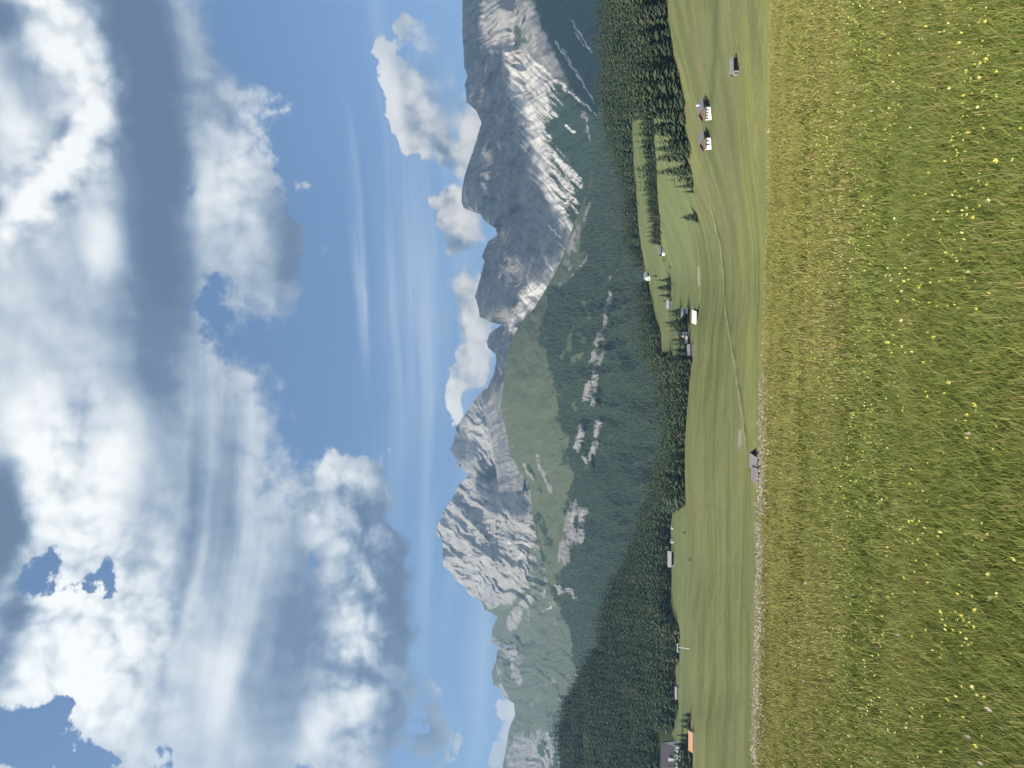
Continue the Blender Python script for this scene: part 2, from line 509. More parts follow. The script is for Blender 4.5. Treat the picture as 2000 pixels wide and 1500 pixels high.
# ------------------------------------------------------------------ wide terrain: bowl of meadow, lawns, wooded slopes
YK = [-500, 0, 100, 200, 300, 370, 450, 540, 600, 650, 700, 750, 800, 850, 900, 950, 1000, 1050, 1100, 1150, 1200, 1250, 1290, 1340, 1375, 1420, 1500, 2000]
V_EDGE = [1290, 1300, 1316, 1336, 1350, 1357, 1364, 1363, 1358, 1354, 1353, 1347, 1343, 1339, 1337, 1338, 1341, 1345, 1350, 1350, 1348, 1346, 1345, 1347, 1349, 1351, 1354, 1356]
V_LAWN = [1240, 1250, 1256, 1262, 1262, 1268, 1275, 1290, 1300, 1310, 1318, 1325, 1330, 1331, 1331, 1332, 1314, 1312, 1312, 1311, 1314, 1326, 1326, 1322, 1324, 1318, 1308, 1300]
V_WOOD = [1165, 1168, 1168, 1170, 1196, 1217, 1218, 1239, 1244, 1251, 1263, 1290, 1311, 1322, 1290, 1276, 1252, 1235, 1212, 1189, 1161, 1166, 1140, 1114, 1091, 1087, 1087, 1080]
D_EDGE = [470, 480, 490, 500, 520, 560, 620, 660, 660, 640, 640, 640, 640, 640, 640, 640, 640, 630, 620, 610, 600, 600, 600, 600, 590, 570, 560, 540]
D_LAWN = [640, 640, 650, 660, 700, 740, 800, 850, 820, 760, 720, 700, 700, 700, 700, 700, 780, 780, 770, 760, 740, 720, 720, 720, 720, 720, 720, 700]
D_WOOD = [1050, 1050, 1050, 1060, 1080, 1100, 1120, 1150, 1100, 1050, 980, 900, 840, 820, 900, 960, 1020, 1060, 1100, 1130, 1160, 1160, 1180, 1200, 1220, 1230, 1230, 1230]


_yt = np.arange(-600, 2101, 2.0)
_ker = np.exp(-0.5 * (np.arange(-40, 41) * 2.0 / 16.0) ** 2); _ker /= _ker.sum()
_tab = {}


def col_(y, arr):
    """value at bearing y of a control list, smoothed so that the ground has no creases"""
    k = id(arr)
    if k not in _tab:
        _tab[k] = np.convolve(np.pad(np.interp(_yt, YK, arr), 40, 'edge'), _ker, 'valid')
    return np.interp(y, _yt, _tab[k])


def terrain_v(y, d):
    """photograph row (x, downwards in the place) of the wide terrain at bearing y and depth d"""
    y = np.asarray(y, float); d = np.asarray(d, float)
    de, dl, dw = col_(y, D_EDGE), col_(y, D_LAWN), col_(y, D_WOOD)
    ve, vl, vw = col_(y, V_EDGE), col_(y, V_LAWN), col_(y, V_WOOD)
    vw = vw + 16.0 / dw * FPX * 0.92        # the ground, a tree's height under the tops
    vw = np.minimum(vw, vl - 2)
    t0 = np.clip((d - 290) / (de - 290), 0, 1)
    v = 1512 + (ve - 1512) * t0 ** 0.85
    t1 = np.clip((d - de) / (dl - de), 0, 1)
    v = v + (vl - ve) * t1
    t2 = np.clip((d - dl) / (dw - dl), 0, 1)
    return v + (vw - vl) * t2


def terrain_z(y, d):
    d = np.asarray(d, float)
    y = np.asarray(y, float)
    dw = col_(y, D_WOOD)
    _, b = ray(terrain_v(y, np.minimum(d, dw)), y)
    z = b * np.minimum(d, dw)
    over = np.maximum(d - dw, 0)
    z = z - 0.0011 * over ** 2 * (over < 260) - (over >= 260) * (74.4 + 0.35 * (over - 260))
    a, _ = ray(1300.0, y)
    X = a * d
    z = z + (0.8 * N1(X / 70, d / 70) + 0.25 * N2(X / 17, d / 17)) * np.clip((d - 260) / 80, 0, 1)
    # towards the camera the bowl rises, out of sight, to the near hilltop
    w = sstep(d, 26, 290)
    near = fore_z(X, np.minimum(d, 30)) - 0.25 * np.maximum(d - 30, 0) * (1 - 0.55 * np.clip((d - 30) / 260, 0, 1))
    return near * (1 - w) + z * w


def ground_pt(y, d):
    a, _ = ray(1300.0, y)
    # bearing only: column y at the given depth
    v = terrain_v(y, min(d, float(col_(y, D_WOOD))))
    a, _ = ray(v, y)
    return float(a) * d, d, float(terrain_z(y, d))


def depth_of_row(y, v):
    """depth at which the wide terrain passes photograph row v in column y"""
    ds = np.linspace(291, float(col_(y, D_WOOD)), 500)
    vs = terrain_v(np.full_like(ds, y), ds)
    return float(np.interp(-v, -vs, ds))


def lawn_mask(y, v):
    """1 on the open lawns that lie beyond the meadow's edge, in terms of bearing and height in view (v of the ground)"""
    top = np.interp(y, [190, 205, 240, 300, 400, 450, 500, 540, 580, 620, 660, 690, 700], [1276, 1274, 1234, 1237, 1244, 1247, 1256, 1263, 1272, 1280, 1295, 1309, 1330])
    m = (y > 190) & (y < 700) & (v > top)
    band_lo = np.interp(y, [200, 300, 400, 470], [1276, 1279, 1285, 1291])          # foot of the middle tree band
    band_hi = np.interp(y, [200, 240, 300, 350, 400, 430, 460, 480], [1252, 1262, 1274, 1271, 1272, 1277, 1288, 1291])
    band = (y > 190) & (y < 476) & (v > band_hi) & (v < band_lo)
    m &= ~band
    l2 = (y > 985) & (v > np.interp(y, [985, 1000, 1030, 1150, 1180, 1230, 1290, 1310, 1340, 1380, 1405, 1430, 1500], [1340, 1313, 1311, 1311, 1309, 1327, 1327, 1318, 1322, 1325, 1321, 1310, 1345]))
    return (m | l2)


def build_terrain():
    ys = np.arange(-900, 2401, 4.0)
    ds = np.unique(np.concatenate([np.linspace(26, 60, 18), np.geomspace(60, 290, 30), np.geomspace(290, 700, 260), np.geomspace(700, 1300, 120), np.linspace(1300, 1900, 20)]))
    Y, D = np.meshgrid(ys, ds)
    V = terrain_v(Y, np.minimum(D, col_(Y, D_WOOD)))
    a, _ = ray(np.where(D < 290, 1500.0, V), Y)
    X = a * D
    Z = terrain_z(Y, D)
    Z = np.where(D < 40, Z - 0.4 * (1 - (D - 26) / 14).clip(0, 1) - 0.1, Z)
    beyond = D > col_(Y, D_EDGE)
    lawn = (lawn_mask(Y, V) & beyond).astype(float)
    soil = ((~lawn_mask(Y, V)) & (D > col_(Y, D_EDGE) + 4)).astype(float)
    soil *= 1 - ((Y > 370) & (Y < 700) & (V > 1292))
    # drove track winding over the meadow, with its dark shadow edge painted beside it
    tv = np.interp(Y, [380, 420, 480, 560, 620, 680, 720, 790, 860, 900, 1000], [1385, 1392, 1405, 1413, 1419, 1429, 1436, 1445, 1452, 1457, 1470]) + 1.2 * N1(Y / 23, Y * 0)
    on = sstep(Y, 380, 420) * (1 - sstep(Y, 860, 960))
    track = np.exp(-((V - tv) / 1.3) ** 2) * on * (0.45 + 0.5 * (N2(Y / 30, Y * 0 + 3) > -0.1))
    dark_band = np.exp(-((V - tv - 3.4) / 2.2) ** 2) * on * np.clip(0.55 + 0.9 * N3(Y / 25, Y * 0), 0, 1)
    gravel = np.exp(-((V - 1364.5) / 2.6) ** 4) * sstep(Y, 518, 524) * (1 - sstep(Y, 556, 563))
    gravel = np.maximum(gravel, 0.8 * np.exp(-((V - 1443 + (Y - 850) * 0.05) / 3) ** 2) * sstep(Y, 836, 846) * (1 - sstep(Y, 866, 880)))
    pale = sstep(V, 1436, 1462) * (1 - sstep(Y, 850, 1050)) + 0.7 * np.exp(-((V - 1362 - (Y - 500) * 0.0) / 5) ** 2) * sstep(Y, 400, 440) * (1 - sstep(Y, 560, 640)) + 0.6 * np.exp(-((V - col_(Y, V_EDGE) - 9) / 9) ** 2) * (1 - sstep(Y, 300, 380))
    pale = np.clip(pale, 0, 1)  # paler grass, with the sunlit strip's brightness put into the colour
    dark_band = np.maximum(dark_band, 0.6 * np.exp(-((V - np.interp(Y, [0, 100, 200, 300], [1400, 1398, 1390, 1384])) / 6) ** 2) * (1 - sstep(Y, 250, 340)))  # broader dark green band across the right-hand slope
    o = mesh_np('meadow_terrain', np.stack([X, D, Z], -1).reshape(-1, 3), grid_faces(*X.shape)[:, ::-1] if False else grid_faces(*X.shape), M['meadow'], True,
                attrs={'lawn': lawn.ravel(), 'soil': soil.ravel(), 'track': track.ravel(), 'dark_band': dark_band.ravel(), 'gravel': gravel.ravel(), 'pale': pale.ravel()})
    tag(o, 'broad green meadow falling away and rising again to the woods', kind='structure')
    # near hilltop
    xs = np.arange(-26, 26.01, 0.25); dd = np.arange(-4, 34.01, 0.25)
    Xn, Dn = np.meshgrid(xs, dd)
    o = mesh_np('near_meadow', np.stack([Xn, Dn, fore_z(Xn, Dn)], -1).reshape(-1, 3), grid_faces(*Xn.shape), M['turf'], True)
    tag(o, 'flowering hilltop meadow where the camera stands', kind='structure')


build_terrain()


# ------------------------------------------------------------------ mountains
def strokes(Y, V, items):
    """union of soft strokes (x0, y0, x1, y1, half width) given on the photograph, as the patches of ground they show"""
    m = np.zeros_like(Y)
    Y, V = Y + 7 * fbm(N1, V / 17, Y / 17, 3), V + 5 * fbm(N2, Y / 15, V / 15, 3)
    for (x0, y0, x1, y1, w) in items:
        dx, dy = x1 - x0, y1 - y0
        L2 = dx * dx + dy * dy + 1e-6
        t = np.clip(((V - x0) * dx + (Y - y0) * dy) / L2, 0, 1)
        dist = np.hypot(V - x0 - t * dx, Y - y0 - t * dy)
        m = np.maximum(m, 1 - dist / (2 * w))
    return np.clip(m, 0, 1)


def inside(Y, V, poly, soft=6.0):
    """signed-distance style mask of a polygon [(x, y)...]"""
    Y, V = Y + 7 * fbm(N1, V / 20, Y / 20, 3), V + 7 * fbm(N2, Y / 20, V / 20, 3)
    n = len(poly); ins = np.zeros(Y.shape, bool); dist = np.full(Y.shape, 1e9)
    for i in range(n):
        (x0, y0), (x1, y1) = poly[i], poly[(i + 1) % n]
        c = ((y0 > Y) != (y1 > Y)) & (V < (x1 - x0) * (Y - y0) / (y1 - y0 + 1e-9) + x0)
        ins ^= c
        dx, dy = x1 - x0, y1 - y0
        t = np.clip(((V - x0) * dx + (Y - y0) * dy) / (dx * dx + dy * dy + 1e-9), 0, 1)
        dist = np.minimum(dist, np.hypot(V - x0 - t * dx, Y - y0 - t * dy))
    return np.clip(0.5 + np.where(ins, dist, -dist) / (2 * soft), 0, 1)


def mountain(name, label, y0, y1, step_y, crest, base_v, d_crest, d_base, rows, depth_fn, cover_fn, rough=1.6, back=900.0, power=1.0):
    ys = np.arange(y0, y1 + 0.1, step_y)
    cv = np.interp(ys, [c[1] for c in crest], [c[0] for c in crest])
    cv = cv + rough * fbm(N3, ys / 9.0, ys * 0 + 7.7, 4, 0.6)
    bv = np.interp(ys, [c[1] for c in base_v], [c[0] for c in base_v])
    kk = np.exp(-0.5 * (np.arange(-30, 31) / 12.0) ** 2); bv = np.convolve(np.pad(bv, 30, 'edge'), kk / kk.sum(), 'valid')
    t = np.linspace(0, 1, rows)
    T, Y = np.meshgrid(t, ys, indexing='ij')
    V = cv[None] + (bv - cv)[None] * T
    k2 = np.exp(-0.5 * (np.arange(-90, 91) / 34.0) ** 2); cs = np.convolve(np.pad(cv, 90, 'edge'), k2 / k2.sum(), 'valid') - 25
    TS = np.clip((V - cs[None]) / (bv - cs)[None], 0, 1)
    D = d_crest + (d_base - d_crest) * TS ** power
    if callable(depth_fn): D = D + depth_fn(Y, V, T)
    a, b = ray(V, Y)
    P = np.stack([a * D, D, b * D], -1)
    # the far side falls away behind the ridge
    bk = []
    for k in (0.15, 0.4, 1.0):
        Q = P[0].copy(); Q[:, 1] += back * k; Q[:, 0] *= (Q[:, 1] / P[0][:, 1]); Q[:, 2] -= back * k * 0.9 + 0
        bk.append(Q)
    Pall = np.concatenate([np.stack(bk[::-1]), P], 0)
    cov = cover_fn(Y, V, T, P)
    cov = {k: np.concatenate([np.repeat(c[:1], 3, 0), c], 0).ravel() for k, c in cov.items()}
    o = mesh_np(name, Pall.reshape(-1, 3), grid_faces(*Pall.shape[:2])[:, ::-1], M['mountain'], True, attrs=cov)
    tag(o, label, kind='structure')
    return dict(obj=o, ys=ys, P=P, Y=Y, V=V)


# skylines as (x, y) on the photograph
CREST_RIGHT = [(960, -700), (930, -480), (905, -260), (903, 0), (903, 60), (907, 130), (913, 150), (908, 165), (912, 200), (930, 215), (940, 240), (932, 270), (922, 300), (908, 340), (901, 380), (902, 394), (904, 405), (921, 413), (937, 418),
               (950, 435), (968, 446), (972, 458), (954, 471), (941, 501), (946, 512), (936, 550), (928, 578), (935, 605), (937, 619), (958, 629), (981, 634), (957, 650), (950, 669), (954, 680), (968, 691), (969, 710), (962, 737), (953, 757), (940, 766), (945, 800), (960, 860), (975, 960)]
CREST_LEFT = [(985, 640), (972, 715), (955, 752), (937, 766), (921, 791), (902, 818), (891, 835), (889, 851), (880, 876), (882, 884), (893, 898), (891, 909), (902, 914), (913, 923), (914, 931), (896, 947), (882, 975), (869, 994), (855, 1024), (851, 1041),
              (855, 1046), (862, 1055), (865, 1066), (865, 1100), (866, 1105), (885, 1122), (893, 1136), (910, 1147), (914, 1160), (924, 1167), (940, 1175), (946, 1190), (960, 1197), (972, 1206), (966, 1218), (960, 1232), (962, 1257), (973, 1262), (969, 1292), (960, 1312), (964, 1339), (979, 1345), (984, 1360),
              (1004, 1374), (1006, 1397), (995, 1422), (987, 1471), (981, 1500), (960, 1700), (950, 1800)]
CREST_HILL = [(1176, 150), (1170, 230), (1160, 290), (1153, 340), (1144, 380), (1124, 430), (1097, 507), (1078, 545), (1045, 600), (1025, 620), (1003, 655), (992, 688), (984, 743), (981, 780), (977, 793), (987, 832), (998, 892), (1012, 914), (1034, 947), (1039, 992), (1043, 1030),
              (1061, 1100), (1071, 1127), (1078, 1160), (1097, 1204), (1113, 1226), (1116, 1265), (1124, 1320), (1150, 1420), (1180, 1600)]


def d_right(Y, V, T):
    wx = fbm(N1, Y / 90, V / 70, 3) * 30
    r1 = ridged(N2, (Y + V * 0.65 + wx) / 95, V / 330, 4, 0.5)
    r2 = ridged(N3, (Y + V * 0.55 + wx) / 34, V / 90, 4, 0.55)
    peak = 1 - sstep(V, 985, 1060)
    return -(r1 - 0.5) * 300 * (0.40 + 0.60 * peak) - (r2 - 0.5) * 60 * (0.35 + 0.65 * peak) - 30 * fbm(N4, Y / 26, V / 20, 4, 0.55) * (0.25 + 0.75 * peak)


SCREE_R = [(986, 124, 1084, 224, 4), (1000, 120, 1070, 200, 3), (1030, 110, 1167, 226, 3.2), (1008, 179, 1062, 254, 6), (1016, 234, 1135, 364, 6), (1040, 260, 1130, 350, 5), (1030, 330, 1129, 396, 4), (1036, 345, 1110, 420, 3), (1085, 300, 1120, 372, 2.5), (1100, 380, 1140, 430, 2.5), (1090, 400, 1116, 452, 2.5),
           (1010, 150, 1050, 240, 4), (1020, 210, 1075, 270, 4), (985, 100, 1030, 150, 5), (1075, 215, 1088, 230, 4), (1107, 246, 1122, 260, 3), (1085, 82, 1155, 190, 1.6), (1100, 95, 1160, 200, 1.4), (1115, 40, 1156, 102, 2), (1120, 60, 1140, 90, 1.5),
           (1035, 560, 1065, 580, 10), (1030, 590, 1050, 610, 9), (1012, 600, 1030, 625, 9), (1000, 625, 1005, 650, 9), (1020, 580, 1060, 560, 8), (1085, 470, 1105, 490, 2), (1060, 500, 1080, 530, 2), (1070, 440, 1095, 465, 1.8)]


def cover_right(Y, V, T, P):
    nz = fbm(N2, Y / 40, V / 40, 4)
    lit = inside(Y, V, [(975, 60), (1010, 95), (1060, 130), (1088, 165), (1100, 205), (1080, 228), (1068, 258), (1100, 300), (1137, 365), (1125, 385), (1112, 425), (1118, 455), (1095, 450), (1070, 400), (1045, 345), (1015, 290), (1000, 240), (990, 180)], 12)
    s = Y - 0.95 * (V - 1000) + 9 * fbm(N3, V / 50, Y / 50, 2)          # across the fall of the slope
    streak = np.clip(0.5 + 1.1 * fbm(N1, s / 7.0, (V + 0.6 * Y) / 90, 4, 0.6), 0, 1)
    scree = np.maximum(strokes(Y, V, SCREE_R) * (0.45 + 0.75 * streak), lit * (0.05 + 0.85 * streak))  # scree streaks, plus the lit band's sunlight put into their pale colour
    green = inside(Y, V, [(1062, 200), (1075, 160), (1105, 150), (1130, 190), (1150, 270), (1170, 300), (1170, 420), (1150, 460), (1120, 440), (1090, 390), (1075, 340), (1062, 290)], 14)
    green = np.maximum(green, inside(Y, V, [(1000, 45), (1022, 50), (1030, 90), (1000, 95)], 8) * 0.7)
    green = np.maximum(green, 0.9 * sstep(V, 1135, 1165))
    dark = inside(Y, V, [(1035, -260), (1045, 20), (1062, 62), (1082, 100), (1100, 150), (1140, 215), (1200, 260), (1230, -260)], 9)  # woods and shaded rock; the shade is put in as dark wood colour
    wood = np.clip(np.maximum(0.72 * green, 0.75 * dark) + sstep(V, 1105, 1150) * 0.3 + nz * 0.35, 0, 1)
    green = np.maximum(green, dark)
    sp = strokes(Y, V, [(1050, 300, 1120, 380, 5), (1060, 350, 1105, 410, 5), (1065, 240, 1080, 262, 4)])
    top = inside(Y, V, [(938, 0), (935, 60), (943, 92), (980, 100), (1030, 110), (1060, 110), (1040, 60), (1020, 20), (990, 0)], 8)  # sunlit upper rock, its light painted in as paler stone
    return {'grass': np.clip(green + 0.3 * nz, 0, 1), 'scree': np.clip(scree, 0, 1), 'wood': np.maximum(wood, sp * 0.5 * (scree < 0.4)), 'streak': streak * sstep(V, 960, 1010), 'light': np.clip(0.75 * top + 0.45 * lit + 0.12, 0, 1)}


def d_left(Y, V, T):
    wx = fbm(N4, Y / 80, V / 60, 3) * 26
    r1 = ridged(N3, (Y - V * 0.6 + wx) / 105 + 3.3, V / 300, 4, 0.5)
    r2 = ridged(N1, (Y - V * 0.4 + 2 * wx) / 38, V / 60, 4, 0.58)
    soft = sstep(Y, 1150, 1210)
    k = 1 - 0.6 * soft
    out = -(r1 - 0.5) * 340 * k - (r2 - 0.5) * 55 * k - 52 * fbm(N2, Y / 22 + V / 60, V / 30, 5, 0.6) * (1 - 0.5 * soft)
    # two big faces that turn away from the sun
    for poly, k in (([(940, 930), (955, 920), (975, 905), (1012, 915), (1050, 1000), (1030, 1010), (960, 985)], 2.6),
                    ([(890, 830), (905, 838), (935, 872), (932, 893), (905, 902), (893, 895), (882, 880)], 2.4),
                    ([(930, 1075), (990, 1010), (1015, 1040), (1010, 1080)], 2.0), ([(980, 1330), (1010, 1240), (1035, 1250), (1000, 1340)], 2.0)):
        m = inside(Y, V, poly, 11)
        yl = max(p[1] for p in poly)
        out = out + m * k * np.clip(yl - Y, 0, 200)
    return out


def cover_left(Y, V, T, P):
    nz = fbm(N1, Y / 34, V / 26, 5, 0.6)
    left = sstep(Y, 1120, 1215)
    g = 0.75 * left + 0.62 * sstep(V, 985, 1060) * sstep(Y, 1010, 1080) * (1 - left) + 0.45 * nz
    rocks = strokes(Y, V, [(1008, 1200, 1000, 1220, 8), (1025, 1178, 1035, 1170, 5), (990, 1270, 1010, 1285, 8), (975, 1350, 985, 1366, 8), (1000, 1300, 1015, 1330, 5), (960, 1180, 985, 1160, 6), (1030, 1480, 1090, 1500, 30), (1060, 1470, 1085, 1440, 14), (965, 1250, 972, 1262, 5)])
    g = np.clip(g - 0.75 * rocks, 0, 1)
    wood = np.clip(sstep(V, 1040, 1090) * 0.6 * sstep(Y, 1330, 1400) + 0.45 * strokes(Y, V, [(1060, 1205, 1075, 1330, 6), (1030, 1420, 1060, 1470, 9), (1000, 1230, 1010, 1262, 4), (1055, 1190, 1070, 1290, 5)]) + 0.2 * nz, 0, 1)
    rib = np.clip(0.5 + fbm(N2, (Y - 0.25 * V) / 6.0, V / 60, 4, 0.6), 0, 1)
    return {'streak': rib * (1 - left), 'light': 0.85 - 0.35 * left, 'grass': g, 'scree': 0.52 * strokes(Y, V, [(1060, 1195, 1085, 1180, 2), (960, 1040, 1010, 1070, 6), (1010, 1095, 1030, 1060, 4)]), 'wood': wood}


def d_hill(Y, V, T):
    r1 = ridged(N2, (Y + 0.2 * V) / 150, V / 260, 3, 0.5)
    band = strokes(Y, V, ROCK_BAND)
    return -(r1 - 0.5) * 180 * sstep(T, 0.1, 0.5) - 26 * fbm(N3, Y / 40, V / 30, 4, 0.55) - band * 26 * (0.5 + ridged(N1, Y / 11, V / 30, 3))


ROCK_BAND = [(1193, 572, 1185, 600, 6), (1185, 600, 1180, 644, 6), (1180, 644, 1166, 669, 6), (1179, 690, 1155, 721, 7), (1166, 669, 1155, 721, 6), (1160, 714, 1157, 751, 8), (1157, 741, 1144, 782, 9), (1160, 760, 1158, 790, 6), (1168, 824, 1165, 850, 5), (1135, 830, 1130, 872, 6), (1163, 866, 1150, 912, 5), (1140, 890, 1150, 905, 4),
             (1125, 985, 1116, 1032, 10), (1138, 1002, 1130, 1052, 9), (1120, 1030, 1100, 1090, 9), (1089, 1144, 1098, 1158, 4), (1113, 1155, 1122, 1168, 5), (1190, 540, 1190, 544, 4), (1110, 1230, 1115, 1290, 2.2), (1112, 1290, 1124, 1320, 3)]


def cover_hill(Y, V, T, P):
    nz = fbm(N4, Y / 26, V / 20, 5, 0.6)
    rock = strokes(Y, V, [(a, b, c, d, 1.45 * w) for a, b, c, d, w in ROCK_BAND])
    dirt = np.clip(0.55 + 1.8 * nz, 0, 1) * strokes(Y, V, [(1047, 892, 1075, 961, 4.5), (1020, 905, 1030, 922, 3), (1028, 920, 1040, 935, 2.5), (1130, 440, 1110, 520, 9), (1145, 500, 1120, 540, 7), (1160, 385, 1140, 430, 4), (1085, 600, 1110, 590, 5), (1078, 640, 1088, 620, 5), (1100, 540, 1090, 560, 5), (985, 860, 1010, 880, 1.5), (995, 650, 1003, 660, 3)])
    # line below which the woods close
    line = np.interp(Y, [150, 330, 380, 440, 520, 560, 600, 650, 690, 760, 800, 860, 900, 950, 1000, 1050, 1100, 1160, 1220, 1320, 1500], [1150, 1150, 1148, 1146, 1128, 1085, 1062, 1046, 1062, 1085, 1100, 1104, 1106, 1104, 1098, 1092, 1088, 1080, 1098, 1118, 1118])
    wood = 0.5 + np.clip((V - line) / 60, -0.6, 0.5) + 0.5 * nz + 0.45 * fbm(N2, Y / 60, V / 45, 3) * (1 - sstep(V, 1150, 1190))
    wood = np.maximum(wood, strokes(Y, V, [(1060, 905, 1075, 955, 3), (1030, 905, 1060, 960, 5), (1050, 1010, 1075, 1060, 14), (1045, 1040, 1060, 1090, 10), (1035, 880, 1050, 900, 2.5)]) * (0.62 + 0.5 * nz))
    glade = strokes(Y, V, [(1122, 700, 1140, 690, 6), (1130, 650, 1138, 665, 5), (1110, 680, 1118, 640, 5), (1096, 700, 1100, 690, 4), (1140, 590, 1150, 620, 4), (1120, 790, 1124, 800, 3), (1112, 930, 1100, 955, 6), (1092, 960, 1090, 1075, 3.2), (1091, 1075, 1086, 1110, 5), (1253, 945, 1254, 975, 1.6)])
    wood = np.clip(wood - 0.9 * glade - 0.4 * dirt, 0, 1)
    lush = np.clip(1.0 - 1.2 * np.maximum(rock * (0.75 + nz), dirt), 0, 1)
    return {'streak': 0 * V, 'light': 0.30 + 0 * V, 'grass': lush, 'scree': np.clip(0.42 * rock * (0.75 + nz), 0, 0.9), 'wood': np.clip(wood * (1 - 0.9 * np.clip(rock * 1.3, 0, 1) * (0.6 + 0.8 * nz)), 0, 1)}


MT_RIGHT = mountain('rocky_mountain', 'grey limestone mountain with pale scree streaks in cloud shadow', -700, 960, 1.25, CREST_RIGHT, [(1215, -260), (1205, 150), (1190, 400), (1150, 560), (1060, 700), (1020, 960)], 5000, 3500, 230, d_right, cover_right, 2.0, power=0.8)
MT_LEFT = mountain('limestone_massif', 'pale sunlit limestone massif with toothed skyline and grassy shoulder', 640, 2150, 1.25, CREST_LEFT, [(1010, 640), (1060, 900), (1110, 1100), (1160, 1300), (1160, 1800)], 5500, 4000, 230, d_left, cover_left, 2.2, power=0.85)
MT_HILL = mountain('green_mountain', 'green mountain with grassy top, rock bands and dark woods', 150, 1600, 1.5, CREST_HILL, [(1270, 150), (1300, 400), (1370, 700), (1390, 850), (1370, 1000), (1300, 1200), (1260, 1600)], 3100, 1750, 260, d_hill, cover_hill, 1.0, back=1200.0, power=0.9)

# ------------------------------------------------------------------ spruces
def needle_mat(name, dark, light, warm):
    def f(t, b):
        tint = attr(t, 'tint')
        oi = t.new('ShaderNodeObjectInfo').outputs['Random']
        k = t.math('FRACT', t.math('ADD', tint, oi))
        col = t.mix(k, dark, light)
        col = t.mix(t.step(k, 0.86, 0.97), col, warm)
        return t.mix(t.step(t.noise(wpos(t), 0.9, 3, 0.6), 0.35, 0.7), col, t.mix(0.45, col, (0.11, 0.14, 0.05)))
    return material(name, f, 0.85, 0.12)


M['needles'] = needle_mat('spruce_needles', (0.030, 0.050, 0.032), (0.070, 0.092, 0.052), (0.092, 0.098, 0.052))
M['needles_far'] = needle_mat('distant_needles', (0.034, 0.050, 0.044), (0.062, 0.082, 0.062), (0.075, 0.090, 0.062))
M['bark'] = plain('bark', (0.06, 0.045, 0.032), (0.11, 0.085, 0.06), 6.0)


def spruce_crown(rng, layers, per, width=0.19, low=0.06, droop=0.35, ragged=0.35, bushy=1.0):
    """unit-high crown of drooping boughs: tiers of small leaf-like faces all through the volume"""
    v, f = [], []
    for i in range(layers):
        s = (i + rng.uniform(-0.25, 0.25)) / layers
        s = min(max(s, 0.0), 0.97)
        z = low + (1 - low) * s
        r = width * (1 - s) ** 0.82 * bushy + 0.012
        n = max(4, int(round(per * (1 - 0.5 * s))))
        a0 = rng.uniform(0, 6.28)
        for k in range(n):
            a = a0 + 2 * math.pi * (k + rng.uniform(-0.3, 0.3)) / n
            rr = r * (1 + rng.uniform(-ragged, ragged * 0.7))
            wd = rr * rng.uniform(0.30, 0.46)
            zz = z + rng.uniform(-0.4, 0.4) / layers
            ca, sa = math.cos(a), math.sin(a)
            up = rr * 0.25
            dn = rr * droop * rng.uniform(0.7, 1.3)
            b = len(v)
            v += [(ca * rr * 0.05, sa * rr * 0.05, zz + up),
                  (ca * rr * 0.6 - sa * wd, sa * rr * 0.6 + ca * wd, zz - dn * 0.55),
                  (ca * rr * 0.6 + sa * wd, sa * rr * 0.6 - ca * wd, zz - dn * 0.55),
                  (ca * rr, sa * rr, zz - dn)]
            f += [(b, b + 1, b + 2), (b + 1, b + 3, b + 2)]
    b = len(v)
    v += [(0, 0, 1.0), (0.014, 0, 0.93), (-0.007, 0.012, 0.93), (-0.007, -0.012, 0.93)]
    f += [(b, b + 1, b + 2), (b, b + 2, b + 3), (b, b + 3, b + 1)]
    return np.array(v), np.array(f)


def trunk_arr(r=0.014, h=0.9, n=6):
    v, f = [], []
    for z, k in ((-0.03, 1.0), (0.12, 0.8), (h, 0.15)):
        v += [(math.cos(2 * math.pi * i / n) * r * k, math.sin(2 * math.pi * i / n) * r * k, z) for i in range(n)]
    for j in range(2):
        f += [(j * n + i, j * n + (i + 1) % n, (j + 1) * n + (i + 1) % n, (j + 1) * n + i) for i in range(n)]
    return np.array(v), np.array(f)


def far_spruce(rng):
    v, f = [], []
    for z0, z1, r in ((0.02, 0.55, 0.21), (0.3, 0.8, 0.15), (0.6, 1.0, 0.09)):
        b = len(v); n = 6
        v.append((0, 0, z1)); a0 = rng.uniform(0, 6)
        v += [(math.cos(a0 + 6.2832 * k / n) * r * rng.uniform(0.75, 1.25), math.sin(a0 + 6.2832 * k / n) * r * rng.uniform(0.75, 1.25), z0 + rng.uniform(-0.04, 0.04)) for k in range(n)]
        f += [(b, b + 1 + k, b + 1 + (k + 1) % n) for k in range(n)]
    return np.array(v), np.array(f)


def scatter_mesh(name, variants, pos, height, width, mat, seed, link=True):
    """many plants as ONE mesh: variants [(v, f)], positions (n,3), heights, width factors"""
    rg = np.random.default_rng(seed)
    V, F, T, base = [], [], [], 0
    which = rg.integers(0, len(variants), len(pos)); rot = rg.random(len(pos)) * 6.2832; tint = rg.random(len(pos))
    for k, (v, f) in enumerate(variants):
        idx = np.nonzero(which == k)[0]
        if not len(idx): continue
        c, s = np.cos(rot[idx])[:, None], np.sin(rot[idx])[:, None]
        hx = (height[idx] * width[idx])[:, None]
        P = np.stack([(c * v[:, 0] - s * v[:, 1]) * hx, (s * v[:, 0] + c * v[:, 1]) * hx, v[:, 2] * height[idx][:, None]], -1) + pos[idx][:, None, :]
        V.append(P.reshape(-1, 3))
        F.append((f[None] + (np.arange(len(idx)) * len(v))[:, None, None] + base).reshape(-1, f.shape[1]))
        T.append(np.repeat(tint[idx], len(v))); base += len(idx) * len(v)
    return mesh_np(name, np.concatenate(V), np.concatenate(F), mat, False, attrs={'tint': np.concatenate(T)}, link=link)


